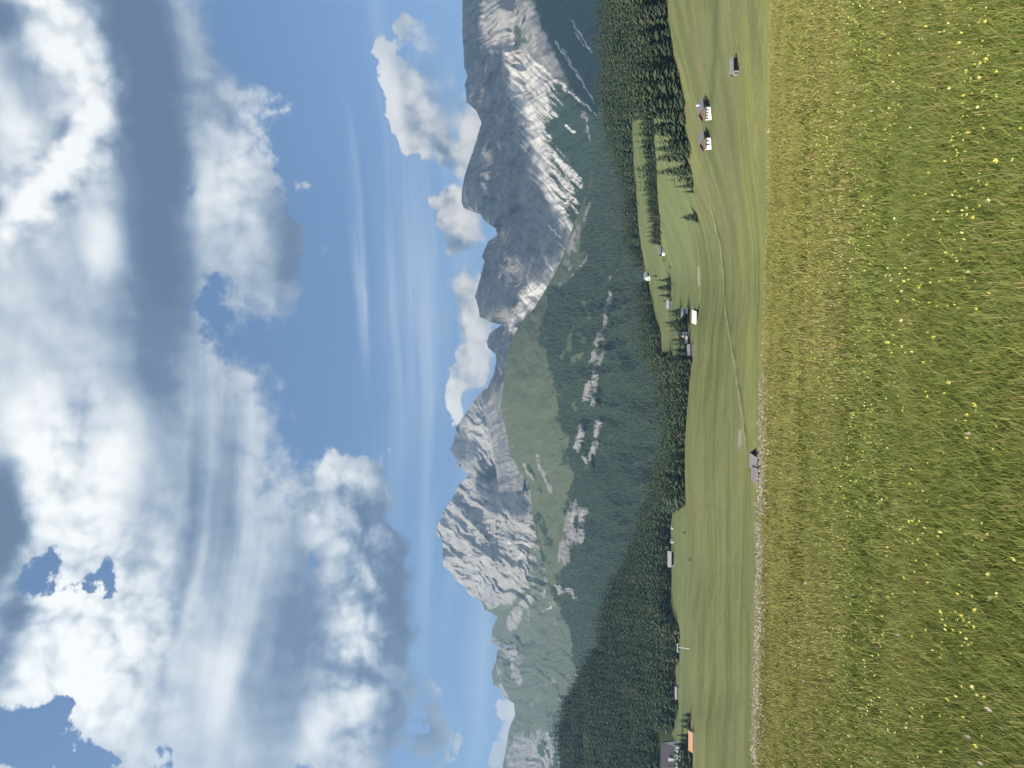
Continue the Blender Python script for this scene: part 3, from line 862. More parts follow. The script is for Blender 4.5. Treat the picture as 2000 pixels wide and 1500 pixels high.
rng = random.Random(5)
CROWNS = [spruce_crown(rng, 15, 10, rng.uniform(0.17, 0.21), rng.uniform(0.03, 0.09)) for _ in range(6)]
CROWNS += [spruce_crown(rng, 12, 10, 0.27, 0.03, ragged=0.45, bushy=1.1) for _ in range(2)]     # broad, bushy ones
MID = [spruce_crown(rng, 8, 7, rng.uniform(0.19, 0.23), 0.04) for _ in range(6)]
FAR = [far_spruce(rng) for _ in range(5)]
TRUNK = trunk_arr()
CROWN_MESH = [mesh_np('spruce_crown', v, f, M['needles'], link=False).data for v, f in CROWNS]
TRUNK_MESH = mesh_np('spruce_trunk', *TRUNK, M['bark'], link=False).data


def spruce(pos, h, variant, label, group=None, name='spruce_tree', wide=1.0, rz=None):
    r = empty(name, pos, rng.uniform(0, 6.28) if rz is None else rz)
    r.scale = (h * wide, h * wide, h)
    tag(r, label, 'tree', group)
    for nm, me in (('crown', CROWN_MESH[variant]), ('trunk', TRUNK_MESH)):
        o = bpy.data.objects.new(nm, me); COL.objects.link(o); o.parent = r
    return r


def plant_woods():
    rg = np.random.default_rng(7)
    cand = []
    cell = 7.0
    xs = np.arange(-760, 820, cell); ds = np.arange(470, 1260, cell)
    X, D = np.meshgrid(xs, ds)
    X = X + rg.uniform(-0.5, 0.5, X.shape) * cell * 0.9; D = D + rg.uniform(-0.5, 0.5, D.shape) * cell * 0.9
    X, D = X.ravel(), D.ravel()
    # bearing column on the photograph: iterate once for the row
    v = np.full(X.shape, 1300.0); y = np.zeros_like(X)
    for _ in range(4):
        u = (1000 - v) / FPX
        y = 750 - FPX * (X / D) * (CP - u * SP)
        v = terrain_v(y, np.minimum(D, col_(y, D_WOOD)))
    ok = (y > -280) & (y < 1760) & (D > col_(y, D_EDGE) + 2) & (D < col_(y, D_WOOD) + 30)
    X, D, y, v = X[ok], D[ok], y[ok], v[ok]
    h = rg.uniform(15.5, 28.0, X.shape) * (1 + 0.38 * N2(X / 45, D / 45)) * (0.72 + 0.28 * rg.random(X.shape) ** 0.3)
    hp = h / D * FPX
    front = (y < 352) & (D < col_(y, D_EDGE) + 46)      # the wood that borders the meadow
    bl = np.interp(y, [200, 300, 400, 470], [1276, 1279, 1285, 1291]); bh = np.interp(y, [200, 240, 300, 350, 400, 430, 460, 480], [1252, 1262, 1274, 1271, 1272, 1277, 1288, 1291])
    front |= (y > 196) & (y < 476) & (v > np.minimum(bh, bl - 6)) & (v < bl + 1)      # and the band between the lawns
    keep = ~lawn_mask(y, v) | front
    for k in (0.3, 0.6, 0.9):                       # keep the lawns in view: no crown in front of them
        lm = lawn_mask(y, v - hp * k)
        keep &= ~(lm & (rg.random(X.shape) > 0.06)) | front
    # the open valley lawns end in scattered clumps
    keep &= ~((y > 370) & (y < 690) & (v > 1291))
    keep &= ~((y > 985) & (v > 1330))
    keep &= ~((y > 1426) & (v > 1288))
    keep &= ~((y > 690) & (y < 1000) & (v > col_(y, V_EDGE) + 0.5))
    # small clearings
    for (cx, cy, rx, ry) in ((1284, 145, 7, 6), (1272, 172, 5, 5), (1147, 1462, 7, 30), (1150, 1400, 3, 10), (1262, 538, 8, 14)):
        keep &= ~((np.abs(v - cx) < rx) & (np.abs(y - cy) < ry))
    dens = fbm(N4, X / 45, D / 45, 3)
    keep &= rg.random(X.shape) < 0.92 + 0.6 * dens
    # the front wood thins out and drops towards its open end
    belt = (y < 352) & (D < col_(y, D_EDGE) + 46)
    h = np.where(belt, h * np.interp(y, [0, 230, 300, 352], [1.15, 1.2, 1.2, 0.95]), h)
    h = np.where(front & ~belt, h * 0.72, h)
    keep &= ~(belt & (y > 215) & (D > col_(y, D_EDGE) + np.interp(y, [215, 352], [34, 16])))
    X, D, y, v, h = X[keep], D[keep], y[keep], v[keep], h[keep]
    Z = terrain_z(y, D) - 0.3
    return X, D, Z, y, v, h


X, D, Z, Yp, Vp, H = plant_woods()
order = np.argsort(-H / D)
N_SINGLE = 165
first, rest = order[:N_SINGLE], order[N_SINGLE:]
scatter_np = scatter_mesh('spruce_forest', MID, np.stack([X, D, Z], -1)[rest], H[rest], np.random.default_rng(3).uniform(0.85, 1.25, len(rest)), M['needles'], 4)
tag(scatter_np, 'dark spruce forest covering the slopes behind the meadow', kind='stuff')

for i in first:
    y = Yp[i]
    near = D[i] < col_(y, D_EDGE) + 70
    if y < 380 and near:
        lab, grp = 'dark spruce in the front of the wood along the meadow behind the two chalets', 'spruces along the meadow behind the chalets'
    elif y < 480:
        lab, grp = 'dark spruce in the wooded band between the two far lawns', 'spruces between the far lawns'
    elif y < 720:
        lab, grp = 'dark spruce at the foot of the valley wood near the far farmhouses', 'spruces near the far farmhouses'
    elif y < 1000:
        lab, grp = 'dark spruce right at the meadow edge where the wood is lowest', 'spruces at the low meadow edge'
    else:
        lab, grp = 'dark spruce along the foot of the steep wooded hill above the small lawn', 'spruces at the foot of the wooded hill'
    spruce((X[i], D[i], Z[i]), float(H[i]), rng.randrange(6), lab, grp, wide=rng.uniform(0.95, 1.3))


def stand_at(y, v, hp, variant, label, group=None, name='spruce_tree', wide=1.0, d=None):
    """one tree by its foot on the photograph and its height there"""
    d = depth_of_row(y, v) if d is None else d
    p = ground_pt(y, d)
    return spruce((p[0], p[1], p[2] - 0.2), hp * d / FPX, variant, label, group, name, wide)


brg = random.Random(77)
for k in range(96):
    y = 198 + 2.9 * k + brg.uniform(-2, 2)
    stand_at(y, float(np.interp(y, [200, 300, 400, 476], [1276, 1279.5, 1285, 1291])) - brg.uniform(0, 3.5), brg.uniform(17, 27), brg.randrange(6), 'dark spruce in the wooded band between the two far lawns', 'spruces between the far lawns', wide=brg.uniform(1.1, 1.45))
stand_at(424, 1361, 34, 6, 'lone broad dark spruce standing by itself on the open meadow', wide=1.35)
stand_at(363, 1353, 38, 1, 'slim pointed spruce just off the end of the wood, taller of two')
stand_at(374, 1354, 24, 2, 'small young spruce just off the end of the wood, shorter of two')
for y, hp, va in ((547, 27, 3), (562, 30, 6), (577, 24, 4), (588, 17, 5)):
    stand_at(y, 1309, hp, va, 'dark spruce in the small clump alone on the pale far lawn', 'spruces of the lawn clump', wide=1.3)
stand_at(539, 1282, 11, 4, 'small spruce in front of the far white farmhouse', wide=1.3)
for y, v, hp, va in ((608, 1328, 28, 0), (615, 1330, 24, 6), (630, 1341, 46, 6), (637, 1343, 44, 3), (645, 1341, 36, 2), (664, 1341, 36, 5), (672, 1344, 38, 1), (684, 1346, 40, 2), (697, 1347, 44, 4), (709, 1348, 40, 0), (721, 1347, 36, 3)):
    stand_at(y, v, hp, va, 'dark spruce crowded round the white house on the meadow rim', 'spruces round the white house', wide=1.25)
for y, v, hp, va, w in ((1398, 1349, 18, 7, 1.5), (1409, 1350, 25, 6, 1.2), (1420, 1350, 22, 7, 1.3)):
    stand_at(y, v, hp, va, 'brownish squat conifer in the clump beside the terracotta roof', 'conifers beside the terracotta roof', wide=w)
for y, v, hp, va in ((1457, 1351, 36, 6), (1466, 1352, 34, 7), (1474, 1352, 40, 6), (1483, 1352, 38, 1), (1491, 1352, 42, 6), (1499, 1352, 44, 3), (1447, 1350, 26, 4), (1438, 1346, 26, 2)):
    stand_at(y, v, hp, va, 'leafy dark tree below the house with the dark roof at the frame edge', 'trees below the dark roofed house', wide=1.35)


# distant woods on the green mountain
def far_woods(mt, count, seed, name, label, vmin, h0, h1):
    rg = np.random.default_rng(seed)
    me = mt['obj'].data
    n = mt['P'].shape[0] * mt['P'].shape[1]
    w = np.zeros(len(me.vertices), np.float32); me.attributes['wood'].data.foreach_get('value', w)
    w = w[-n:].reshape(mt['P'].shape[:2])
    P, Yv, Vv = mt['P'], mt['Y'], mt['V']
    r = rg.integers(0, P.shape[0] - 1, count); c = rg.integers(0, P.shape[1] - 1, count)
    fr, fc = rg.random(count)[:, None], rg.random(count)[:, None]
    pos = (P[r, c] * (1 - fr) + P[r + 1, c] * fr) * (1 - fc) + (P[r, c + 1] * (1 - fr) + P[r + 1, c + 1] * fr) * fc
    ww = w[r, c] + 0.18 * fbm(N3, pos[:, 0] / 40, pos[:, 2] / 40, 3)
    ok = (ww > rg.uniform(0.45, 0.62, count)) & (Yv[r, c] > -40) & (Yv[r, c] < 1560) & (Vv[r, c] < vmin(Yv[r, c]))
    pos = pos[ok]; hh = rg.uniform(h0, h1, len(pos))
    pos[:, 2] -= 1.0
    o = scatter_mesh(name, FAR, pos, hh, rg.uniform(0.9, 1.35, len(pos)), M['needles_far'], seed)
    tag(o, label, kind='stuff')


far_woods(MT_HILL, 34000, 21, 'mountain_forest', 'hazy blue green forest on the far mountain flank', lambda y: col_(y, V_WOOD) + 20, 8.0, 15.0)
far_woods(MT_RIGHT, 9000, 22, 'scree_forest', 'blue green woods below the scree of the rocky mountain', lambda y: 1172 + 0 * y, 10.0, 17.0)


# ------------------------------------------------------------------ unseen clouds, added and shaped to shade parts of the mountains
def shade_cloud(mt, polys, skip, step, r, along, seed, label):
    """unseen shade cloud hanging towards the sun from parts of a mountain: outlines [(x, y)...] of the ground it shades"""
    rg = random.Random(seed)
    P, Yv, Vv = mt['P'], mt['Y'], mt['V']
    V, F, base = [], [], 0
    ico_v, ico_f = ICO
    for poly in polys:
        xs, ys = [p[0] for p in poly], [p[1] for p in poly]
        gx, gy = np.meshgrid(np.arange(min(xs), max(xs), step), np.arange(min(ys), max(ys), step), indexing='ij')
        ok = inside(gy, gx, poly, 4.0) > 0.5
        for x, y in zip(gx[ok], gy[ok]):
            x += rg.uniform(-0.3, 0.3) * step; y += rg.uniform(-0.3, 0.3) * step
            if any(((x - cx) / rx) ** 2 + ((y - cy_) / ry) ** 2 < 1 for cx, cy_, rx, ry in skip): continue
            k = np.unravel_index(np.argmin((Yv - y) ** 2 + (Vv - x) ** 2), Yv.shape)
            p = P[k]
            rad = r * rg.uniform(0.85, 1.2) / FPX * p[1]
            c = p + np.array(SUN) * (along + rg.uniform(-90, 90))
            q = ico_v * (1 + 0.22 * N1(ico_v[:, 0] * 2.3 + c[0], ico_v[:, 1] * 2.3 + ico_v[:, 2] * 3.1)[:, None]) * rad
            V.append(q + c); F.append(ico_f + base); base += len(ico_v)
    o = mesh_np('cloud', np.concatenate(V), np.concatenate(F), M['cloud'], True)  # solid lumps, put in to keep the sun off the outlined ground
    tag(o, label, kind='structure')


def ico(sub=2):
    import bmesh
    bm = bmesh.new(); bmesh.ops.create_icosphere(bm, subdivisions=sub, radius=1.0)
    v = np.array([x.co[:] for x in bm.verts]); f = np.array([[x.index for x in q.verts] for q in bm.faces]); bm.free()
    return v, f


ICO = ico()
M['cloud'] = plain('shade_cloud_white', (0.8, 0.8, 0.8), (0.9, 0.9, 0.9), 0.01, 1.0, 0.0)
SHADE_R = [[(890, -80), (932, -80), (936, -10), (942, 20), (940, 60), (938, 90), (960, 100), (985, 105), (985, 125), (1000, 170), (1010, 215), (1020, 255), (1035, 300), (1038, 330), (1048, 345), (1062, 380), (1085, 420), (1108, 452), (1100, 470), (1085, 505), (1065, 520), (1050, 540), (1036, 515), (1005, 497), (985, 495), (975, 470), (960, 440), (930, 410), (893, 402), (893, 300), (900, 200), (893, 100)],
           [(1040, -80), (1042, 10), (1062, 60), (1087, 105), (1112, 150), (1142, 205), (1165, 235), (1162, 300), (1190, 300), (1200, -80)],
           [(930, 470), (975, 480), (990, 505), (975, 530), (985, 555), (1008, 565), (1010, 588), (985, 598), (970, 594), (955, 616), (925, 610), (915, 560)],
           [(945, 640), (985, 640), (1000, 690), (985, 745), (955, 775), (932, 765), (948, 700)]]
LIT_R = [(952, 322, 15, 36), (945, 352, 9, 30), (983, 458, 8, 18), (925, 178, 12, 14), (915, 190, 10, 12), (980, 688, 6, 10)]
shade_cloud(MT_RIGHT, SHADE_R, LIT_R, 11.0, 12.5, 6500, 1, 'unseen cloud added high above to shade the rocky mountain')
SHADE_L = [[(880, 828), (905, 838), (925, 858), (938, 880), (925, 893), (905, 900), (888, 896), (878, 880)],
           [(935, 925), (965, 905), (1010, 915), (1030, 940), (1042, 990), (1010, 1008), (985, 1000), (960, 985), (955, 960), (950, 945)]]
shade_cloud(MT_LEFT, SHADE_L, [], 8.0, 8.5, 6500, 2, 'small unseen cloud added high above to shade the limestone massif')

# ------------------------------------------------------------------ farmhouses, huts and barns
M['plaster'] = plain('white_plaster', (0.78, 0.76, 0.70), (0.84, 0.82, 0.77), 1.5)
M['timber'] = plain('brown_timber', (0.17, 0.095, 0.055), (0.26, 0.155, 0.095), 1.2)
M['dark_timber'] = plain('dark_timber', (0.022, 0.018, 0.016), (0.05, 0.04, 0.034), 1.2)
M['grey_timber'] = plain('weathered_timber', (0.20, 0.18, 0.17), (0.30, 0.28, 0.27), 1.2)
M['slate'] = plain('grey_shingle', (0.17, 0.165, 0.17), (0.26, 0.25, 0.255), 0.9, 0.7)
M['pale_roof'] = plain('pale_metal_roof', (0.27, 0.27, 0.265), (0.36, 0.355, 0.345), 0.7, 0.5)
M['cream_roof'] = plain('sunlit_new_shingle', (0.72, 0.62, 0.46), (0.82, 0.72, 0.56), 0.7, 0.6)
M['hut_roof'] = plain('weathered_shingle', (0.125, 0.112, 0.108), (0.20, 0.185, 0.18), 0.9, 0.8)
M['dark_roof'] = plain('dark_violet_roof', (0.045, 0.038, 0.050), (0.085, 0.072, 0.088), 0.5, 0.6)
M['terracotta'] = plain('terracotta_roof', (0.42, 0.21, 0.11), (0.55, 0.30, 0.17), 0.8, 0.7)
M['glass'] = plain('window_glass', (0.03, 0.035, 0.045), (0.06, 0.065, 0.075), 1.0, 0.15, 0.5)
M['steel'] = plain('white_steel', (0.68, 0.70, 0.70), (0.78, 0.79, 0.78), 2.0, 0.4)


def house(name, label, cat, y, v, w, l, eave, ridge, turn, wall, roof, gable=None, over=0.12, chimney=False, windows=(), door=None, group=None, front_d=None, split=0.5, balcony=False, roof_t=0.045, ridge_shift=0.0):
    """a gabled building: foot of its middle at photograph (v, y); width, length, eave and ridge height in metres; turn of the gable front"""
    d = depth_of_row(y, v) if front_d is None else front_d
    x0, y0, z0 = ground_pt(y, d)
    root = empty(name, (x0, y0, z0 - 0.15), turn)
    tag(root, label, cat, group)
    hw, hl = w / 2, l / 2
    gable = gable or wall
    h1 = eave * split
    m = MB(); m.box(-hw, hw, -hl, hl, -1.2, h1); m.build('wall', wall, root)
    # upper storey and gable triangle, a hand's breadth proud of the masonry
    e = 0.08
    m = MB(); m.prism([(-hw - e, h1), (hw + e, h1), (hw + e, eave), (ridge_shift, ridge - 0.02), (-hw - e, eave)], -hl - e, hl + e)
    m.build('timber_gable', gable, root)
    ov = over * w
    sl = (ridge - eave) / hw
    tk = roof_t * w * 0.6 + 0.1
    m = MB()
    for s in (-1, 1):
        xe, ze = s * (hw + ov), eave - sl * ov
        prof = [(0, ridge), (xe, ze), (xe, ze + tk), (0, ridge + tk)]
        if s > 0: prof = prof[:]
        else: prof = prof[::-1]
        m.prism(prof, -hl - ov * 1.2, hl + ov * 0.8)
    r = m.build('roof', roof, root)
    if chimney:
        m = MB(); cx, cy_ = chimney
        m.box(cx * hw - 0.4, cx * hw + 0.4, cy_ * hl - 0.4, cy_ * hl + 0.4, ridge - abs(cx) * (ridge - eave) - 0.6, ridge + 0.9)
        m.build('chimney', M['plaster'], r)
    for (side, u, zc, ww, wh) in windows:        # side: f front, r right, l left
        m, fm = MB(), MB()
        off = 0.0 if zc < h1 else e
        def slab(mb, a, b, lo, hi, dep):
            if side == 'f': mb.box(a, b, -hl - off - dep, -hl - off + 0.05, lo, hi)
            elif side == 'r': mb.box(hw + off - 0.05, hw + off + dep, a, b, lo, hi)
            else: mb.box(-hw - off - dep, -hw - off + 0.05, a, b, lo, hi)
        slab(fm, u - ww / 2 - 0.12, u + ww / 2 + 0.12, zc - wh / 2 - 0.12, zc - wh / 2 - 0.005, 0.10)
        slab(fm, u - ww / 2 - 0.12, u + ww / 2 + 0.12, zc + wh / 2 + 0.005, zc + wh / 2 + 0.12, 0.10)
        slab(fm, u - ww / 2 - 0.12, u - ww / 2 - 0.005, zc - wh / 2 - 0.004, zc + wh / 2 + 0.004, 0.09)
        slab(fm, u + ww / 2 + 0.005, u + ww / 2 + 0.12, zc - wh / 2 - 0.004, zc + wh / 2 + 0.004, 0.09)
        f = fm.build('window', M['timber'], root)
        slab(m, u - ww / 2, u + ww / 2, zc - wh / 2, zc + wh / 2, 0.04)
        m.build('pane', M['glass'], f)
    if door:
        u, ww, wh = door
        m = MB(); m.box(u - ww / 2, u + ww / 2, -hl - 0.07, -hl + 0.03, 0.0, wh); m.build('door', M['dark_timber'], root)
    if balcony:
        m = MB(); zb = h1 + 0.05
        m.box(-hw * 0.96, hw * 0.96, -hl - e - 1.0, -hl - e - 0.002, zb, zb + 0.12)
        m.box(-hw * 0.96, hw * 0.96, -hl - e - 1.0, -hl - e - 0.92, zb + 0.125, zb + 1.0)
        m.build('balcony', M['timber'], root)
    return root


AL = 'alpine chalets on the meadow'
house('chalet', 'chalet with a chimney on its pale edged grey roof, white below a brown gable', 'chalet', 214, 1385.5, 7.4, 9.6, 4.0, 6.2, -0.80, M['plaster'], M['slate'], M['timber'], over=0.16,
      chimney=(0.5, 0.45), windows=(('f', -2.6, 1.2, 0.7, 0.8), ('f', -0.9, 1.2, 0.7, 0.8), ('f', 0.7, 1.2, 0.6, 0.8), ('f', 2.4, 1.2, 0.7, 0.8), ('f', 0.0, 3.4, 0.9, 0.8)), group=AL, split=0.62, balcony=True)
house('chalet', 'chalet with plain grey roof, its white ground floor split by a dark doorway', 'chalet', 274, 1384.5, 7.2, 8.2, 3.9, 6.0, -0.80, M['plaster'], M['slate'], M['timber'], over=0.16,
      windows=(('f', 2.0, 1.2, 0.7, 0.8), ('f', -0.8, 3.3, 0.9, 0.8)), door=(-0.3, 0.9, 1.95), group=AL, split=0.62, balcony=True)
for c in [o for o in bpy.data.objects if o.name.split('.')[0] == 'chalet']:
    m = MB(); m.box(3.72, 3.80, -3.6, 3.9, -0.8, 2.46) if c.name == 'chalet' else m.box(3.62, 3.70, -3.1, 3.4, -0.8, 2.40)
    m.build('dark_side', M['dark_timber'], c)  # dark wood, with the unlit side's eave shade put into its colour
house('hay_barn', 'small black timber barn with pale gable end, alone on the near slope', 'barn', 130, 1440, 3.8, 6.6, 2.3, 3.5, -1.35, M['grey_timber'], M['slate'], M['grey_timber'], over=0.14, door=(0.2, 0.9, 1.5), split=0.9)
hb = bpy.data.objects['hay_barn']
m = MB(); m.box(1.9, 1.99, -3.1, 3.25, -0.8, 1.9); m.build('dark_side', M['dark_timber'], hb)
house('mountain_hut', 'mountain hut with black gable and grey shingle roof rising behind the flower fringe', 'hut', 899, 1489, 5.0, 6.0, 3.2, 5.3, 1.0, M['grey_timber'], M['hut_roof'], M['dark_timber'], over=0.12, split=0.85)
house('woodshed', 'low shed with darker grey roof leaning behind the mountain hut', 'shed', 926, 1489, 4.6, 5.2, 2.9, 4.7, 1.35, M['dark_timber'], M['hut_roof'], M['dark_timber'], over=0.12, split=0.85)

FB = 'far farm buildings at the meadow rim'
house('farmhouse', 'white walled farmhouse with grey brown roof between dark spruces on the rim', 'farmhouse', 653, 1339.5, 6.0, 6.5, 4.2, 7.4, -0.35, M['plaster'], M['grey_timber'], M['timber'], windows=(('f', -1.2, 1.4, 0.8, 1.0), ('f', 1.3, 1.4, 0.8, 1.0)), group=FB, split=0.8)
house('farmhouse', 'small white farmhouse with dark windows high at the valley wood edge', 'farmhouse', 539, 1268.5, 7.5, 9.5, 4.6, 7.6, -1.0, M['plaster'], M['pale_roof'], M['plaster'], windows=(('f', -1.4, 1.6, 1.0, 1.2), ('f', 1.4, 1.6, 1.0, 1.2), ('r', 0.0, 1.8, 5.0, 1.6)), group=FB, split=0.7)
house('barn', 'barn with bright cream roof and black gable on the bare meadow rim', 'barn', 618, 1361, 7.6, 9.5, 1.6, 4.2, 1.15, M['dark_timber'], M['cream_roof'], M['dark_timber'], group=FB, split=0.9, ridge_shift=0.0)
house('barn', 'long barn with grey roof and black side in front of the tall spruces', 'barn', 613, 1341, 5.0, 9.0, 2.6, 4.4, 1.50, M['dark_timber'], M['pale_roof'], M['dark_timber'], group=FB, split=0.9)
house('shed', 'small shed with grey roof just in front of the long grey barn', 'shed', 607, 1346, 3.4, 4.2, 1.8, 3.2, 1.50, M['dark_timber'], M['pale_roof'], M['dark_timber'], group=FB, split=0.9)
house('shed', 'pale roofed shed with black wall beside the white farmhouse', 'shed', 664, 1346, 4.0, 5.2, 2.4, 4.0, 1.52, M['dark_timber'], M['pale_roof'], M['dark_timber'], group=FB, split=0.9)
house('barn', 'broad grey barn with pale lit end at the edge of the spruces on the rim', 'barn', 684, 1350.5, 5.0, 8.4, 2.4, 4.2, -1.45, M['grey_timber'], M['slate'], M['grey_timber'], group=FB, split=0.9, door=(0.6, 1.2, 1.6))
house('hut', 'little hut with pale roof at the edge of the lawn clump of spruces', 'hut', 595, 1310.5, 4.6, 7.4, 2.4, 4.6, 1.50, M['grey_timber'], M['pale_roof'], M['dark_timber'], group=FB, split=0.9)
house('hut', 'little hut with pale end wall at the tip of the middle tree band', 'hut', 491, 1296, 5.0, 7.0, 3.0, 5.2, -1.2, M['plaster'], M['slate'], M['dark_timber'], group=FB, split=0.6)
HB = 'buildings along the foot of the wooded hill'
house('farmhouse', 'long farmhouse with pale grey roof and white end at the top of the small lawn', 'farmhouse', 1092, 1315, 6.6, 13.5, 2.6, 5.4, -1.42, M['plaster'], M['pale_roof'], M['plaster'], group=HB, split=0.9)
hb2 = [o for o in bpy.data.objects if o.get('label', '').startswith('long farmhouse')][0]
m = MB(); m.box(3.3, 3.42, -5.6, 6.6, -0.8, 2.4); m.build('dark_side', M['dark_timber'], hb2)
house('hut', 'tiny white hut on the lawn edge beside the long pale roofed farmhouse', 'hut', 1057.5, 1315, 2.6, 2.6, 1.9, 2.9, -1.0, M['plaster'], M['pale_roof'], M['plaster'], group=HB, split=0.9)
house('hut', 'tiny white hut by the corner where the wood meets the lawn', 'hut', 1031, 1314.5, 2.2, 2.0, 1.6, 2.4, -1.0, M['plaster'], M['pale_roof'], M['plaster'], group=HB, split=0.9)
house('barn', 'flat grey roofed barn half sunk before the black forest foot', 'barn', 1353, 1325, 4.5, 10.5, 1.8, 3.0, 1.52, M['grey_timber'], M['pale_roof'], M['dark_timber'], group=HB, split=0.9)
house('guesthouse', 'big house with dark violet roof and bright white gable strip cut by the frame', 'guesthouse', 1489, 1331, 14.0, 27.0, 7.0, 16.0, 1.72, M['plaster'], M['dark_roof'], M['plaster'], over=0.05, group=HB, split=0.8, roof_t=0.02)
gh = bpy.data.objects['guesthouse']
m = MB(); m.box(-7.9, -5.6, -4.6, -2.2, 6.0, 10.6); m.build('chimney', M['plaster'], gh)
house('cottage', 'low cottage with terracotta roof on the meadow rim by the squat conifers', 'cottage', 1447, 1355, 5.4, 13.4, 1.0, 3.3, 1.50, M['plaster'], M['terracotta'], M['timber'], group=HB, split=0.9)


def lift_pylon():
    y, v = 1267, 1345.5
    d = depth_of_row(y, v); x0, y0, z0 = ground_pt(y, d)
    r = empty('lift_pylon', (x0, y0, z0 - 0.3), 0.25)
    tag(r, 'slim white ski lift pylon with a broad cross arm on the lawn below the wood', 'pylon')
    k = d / FPX
    m = MB(); m.tube((0, 0, -0.5), (0.6, 0, 23 * k), 0.42, 0.30, 10); m.build('mast', M['steel'], r)
    m = MB(); m.box(-8 * k, 8 * k, -0.45, 0.45, 22 * k, 24 * k); m.box(-8 * k, -6.5 * k, -0.5, 0.5, 19.5 * k, 21.9 * k); m.box(6.5 * k, 8 * k, -0.5, 0.5, 19.5 * k, 21.9 * k)
    m.build('cross_arm', M['steel'], r)


lift_pylon()


# small round bushes dotted over the lawns
def bush_arr(seed):
    rg = random.Random(seed); v, f = [], []
    for _ in range(70):
        a, z = rg.uniform(0, 6.28), rg.uniform(0.05, 1)
        r = 0.62 * math.sqrt(max(0.05, 1 - (z - 0.35) ** 2 / 0.5)) * rg.uniform(0.6, 1.1)
        c = Vector((math.cos(a) * r, math.sin(a) * r, z)); s = rg.uniform(0.12, 0.22); b = len(v)
        for k in range(4):
            v.append(tuple(c + Vector((rg.uniform(-s, s), rg.uniform(-s, s), rg.uniform(-s, s)))))
        f += [(b, b + 1, b + 2), (b, b + 2, b + 3)]
    return np.array(v), np.array(f)


BUSH = mesh_np('bush', *bush_arr(3), M['needles'], link=False, attrs=None).data
for i, (y, v, hp, lab) in enumerate(((448, 1248.5, 4, 'small dark bush on the upper lawn strip under the valley wood'), (508, 1299, 4, 'small dark bush on the pale lawn behind the little hut with pale end wall'), (522, 1310.5, 4, 'small dark bush midway on the pale lawn before the spruce clump'),
                                     (555, 1313, 5, 'round dark bush just below the lawn clump of spruces'), (1093, 1349, 5, 'round dark bush on the brow of the small lawn'), (1040, 1339, 4, 'low dark shrub lying across the small lawn'), (397, 1247, 4, 'dark little bush at the narrow waist of the upper lawn strip'))):
    d = depth_of_row(y, v); p = ground_pt(y, d)
    o = bpy.data.objects.new('bush', BUSH); COL.objects.link(o)
    s = hp * d / FPX; o.location = (p[0], p[1], p[2] - 0.1); o.scale = (s * (2.2 if 'lying' in lab else 1.0), s, s); o.rotation_euler.z = i
    tag(o, lab, 'bush', 'bushes on the lawns')


# ------------------------------------------------------------------ grass and flowers of the near meadow
def leaf_mat(name, stops, rough=0.7, spec=0.2, trans=True):
    def f(t, b):
        p = wpos(t)
        k = t.math('FRACT', t.math('ADD', attr(t, 'tint'), 0.0))
        col = t.ramp(k, stops)
        patch = t.noise(t.mapping(p, scale=(0.35, 0.55, 0.35)), 1.0, 4, 0.6)
        zone = t.math('MULTIPLY_ADD', t.step(t.sep(p)[1], 7.0, 17.0), 0.36, t.step(patch, 0.42, 0.68, 0.0, 0.28))
        return t.mix(zone, col, (0.270, 0.235, 0.066))
    return material(name, f, rough, spec)


M['blade'] = leaf_mat('grass_blade', [(0.0, (0.095, 0.140, 0.026)), (0.5, (0.168, 0.205, 0.044)), (0.85, (0.235, 0.245, 0.058)), (1.0, (0.275, 0.262, 0.078))])
M['seed'] = material('grass_seed_heads', lambda t, b: t.ramp(attr(t, 'tint'), [(0.0, (0.24, 0.17, 0.075)), (0.5, (0.34, 0.27, 0.105)), (1.0, (0.40, 0.34, 0.15))]), 0.8, 0.1)
M['yellow'] = material('yellow_petals', lambda t, b: t.ramp(attr(t, 'tint'), [(0.0, (0.46, 0.40, 0.05)), (0.6, (0.60, 0.54, 0.10)), (1.0, (0.72, 0.68, 0.30))]), 0.5, 0.3)
M['white'] = material('white_umbels', lambda t, b: t.ramp(attr(t, 'tint'), [(0.0, (0.28, 0.22, 0.17)), (0.6, (0.39, 0.32, 0.27)), (1.0, (0.54, 0.48, 0.42))]), 0.7, 0.1)
M['stem'] = plain('green_stem', (0.09, 0.12, 0.03), (0.14, 0.16, 0.05), 20.0)


def near_points(n, seed, d0, d1, power=1.0, clump=None):
    """points on the near hilltop inside the view, depth d0..d1"""
    rg = np.random.default_rng(seed)
    out = np.zeros((0, 2))
    while len(out) < n:
        m = int((n - len(out)) * 2.2) + 50
        d = (d0 ** power + rg.random(m) * (d1 ** power - d0 ** power)) ** (1 / power)
        x = rg.uniform(-1, 1, m) * (0.56 * d + 2.0)
        k = np.ones(m, bool) if clump is None else rg.random(m) < clump(x, d)
        out = np.concatenate([out, np.stack([x[k], d[k]], 1)])
    out = out[:n]
    return np.stack([out[:, 0], out[:, 1], fore_z(out[:, 0], out[:, 1])], 1), rg


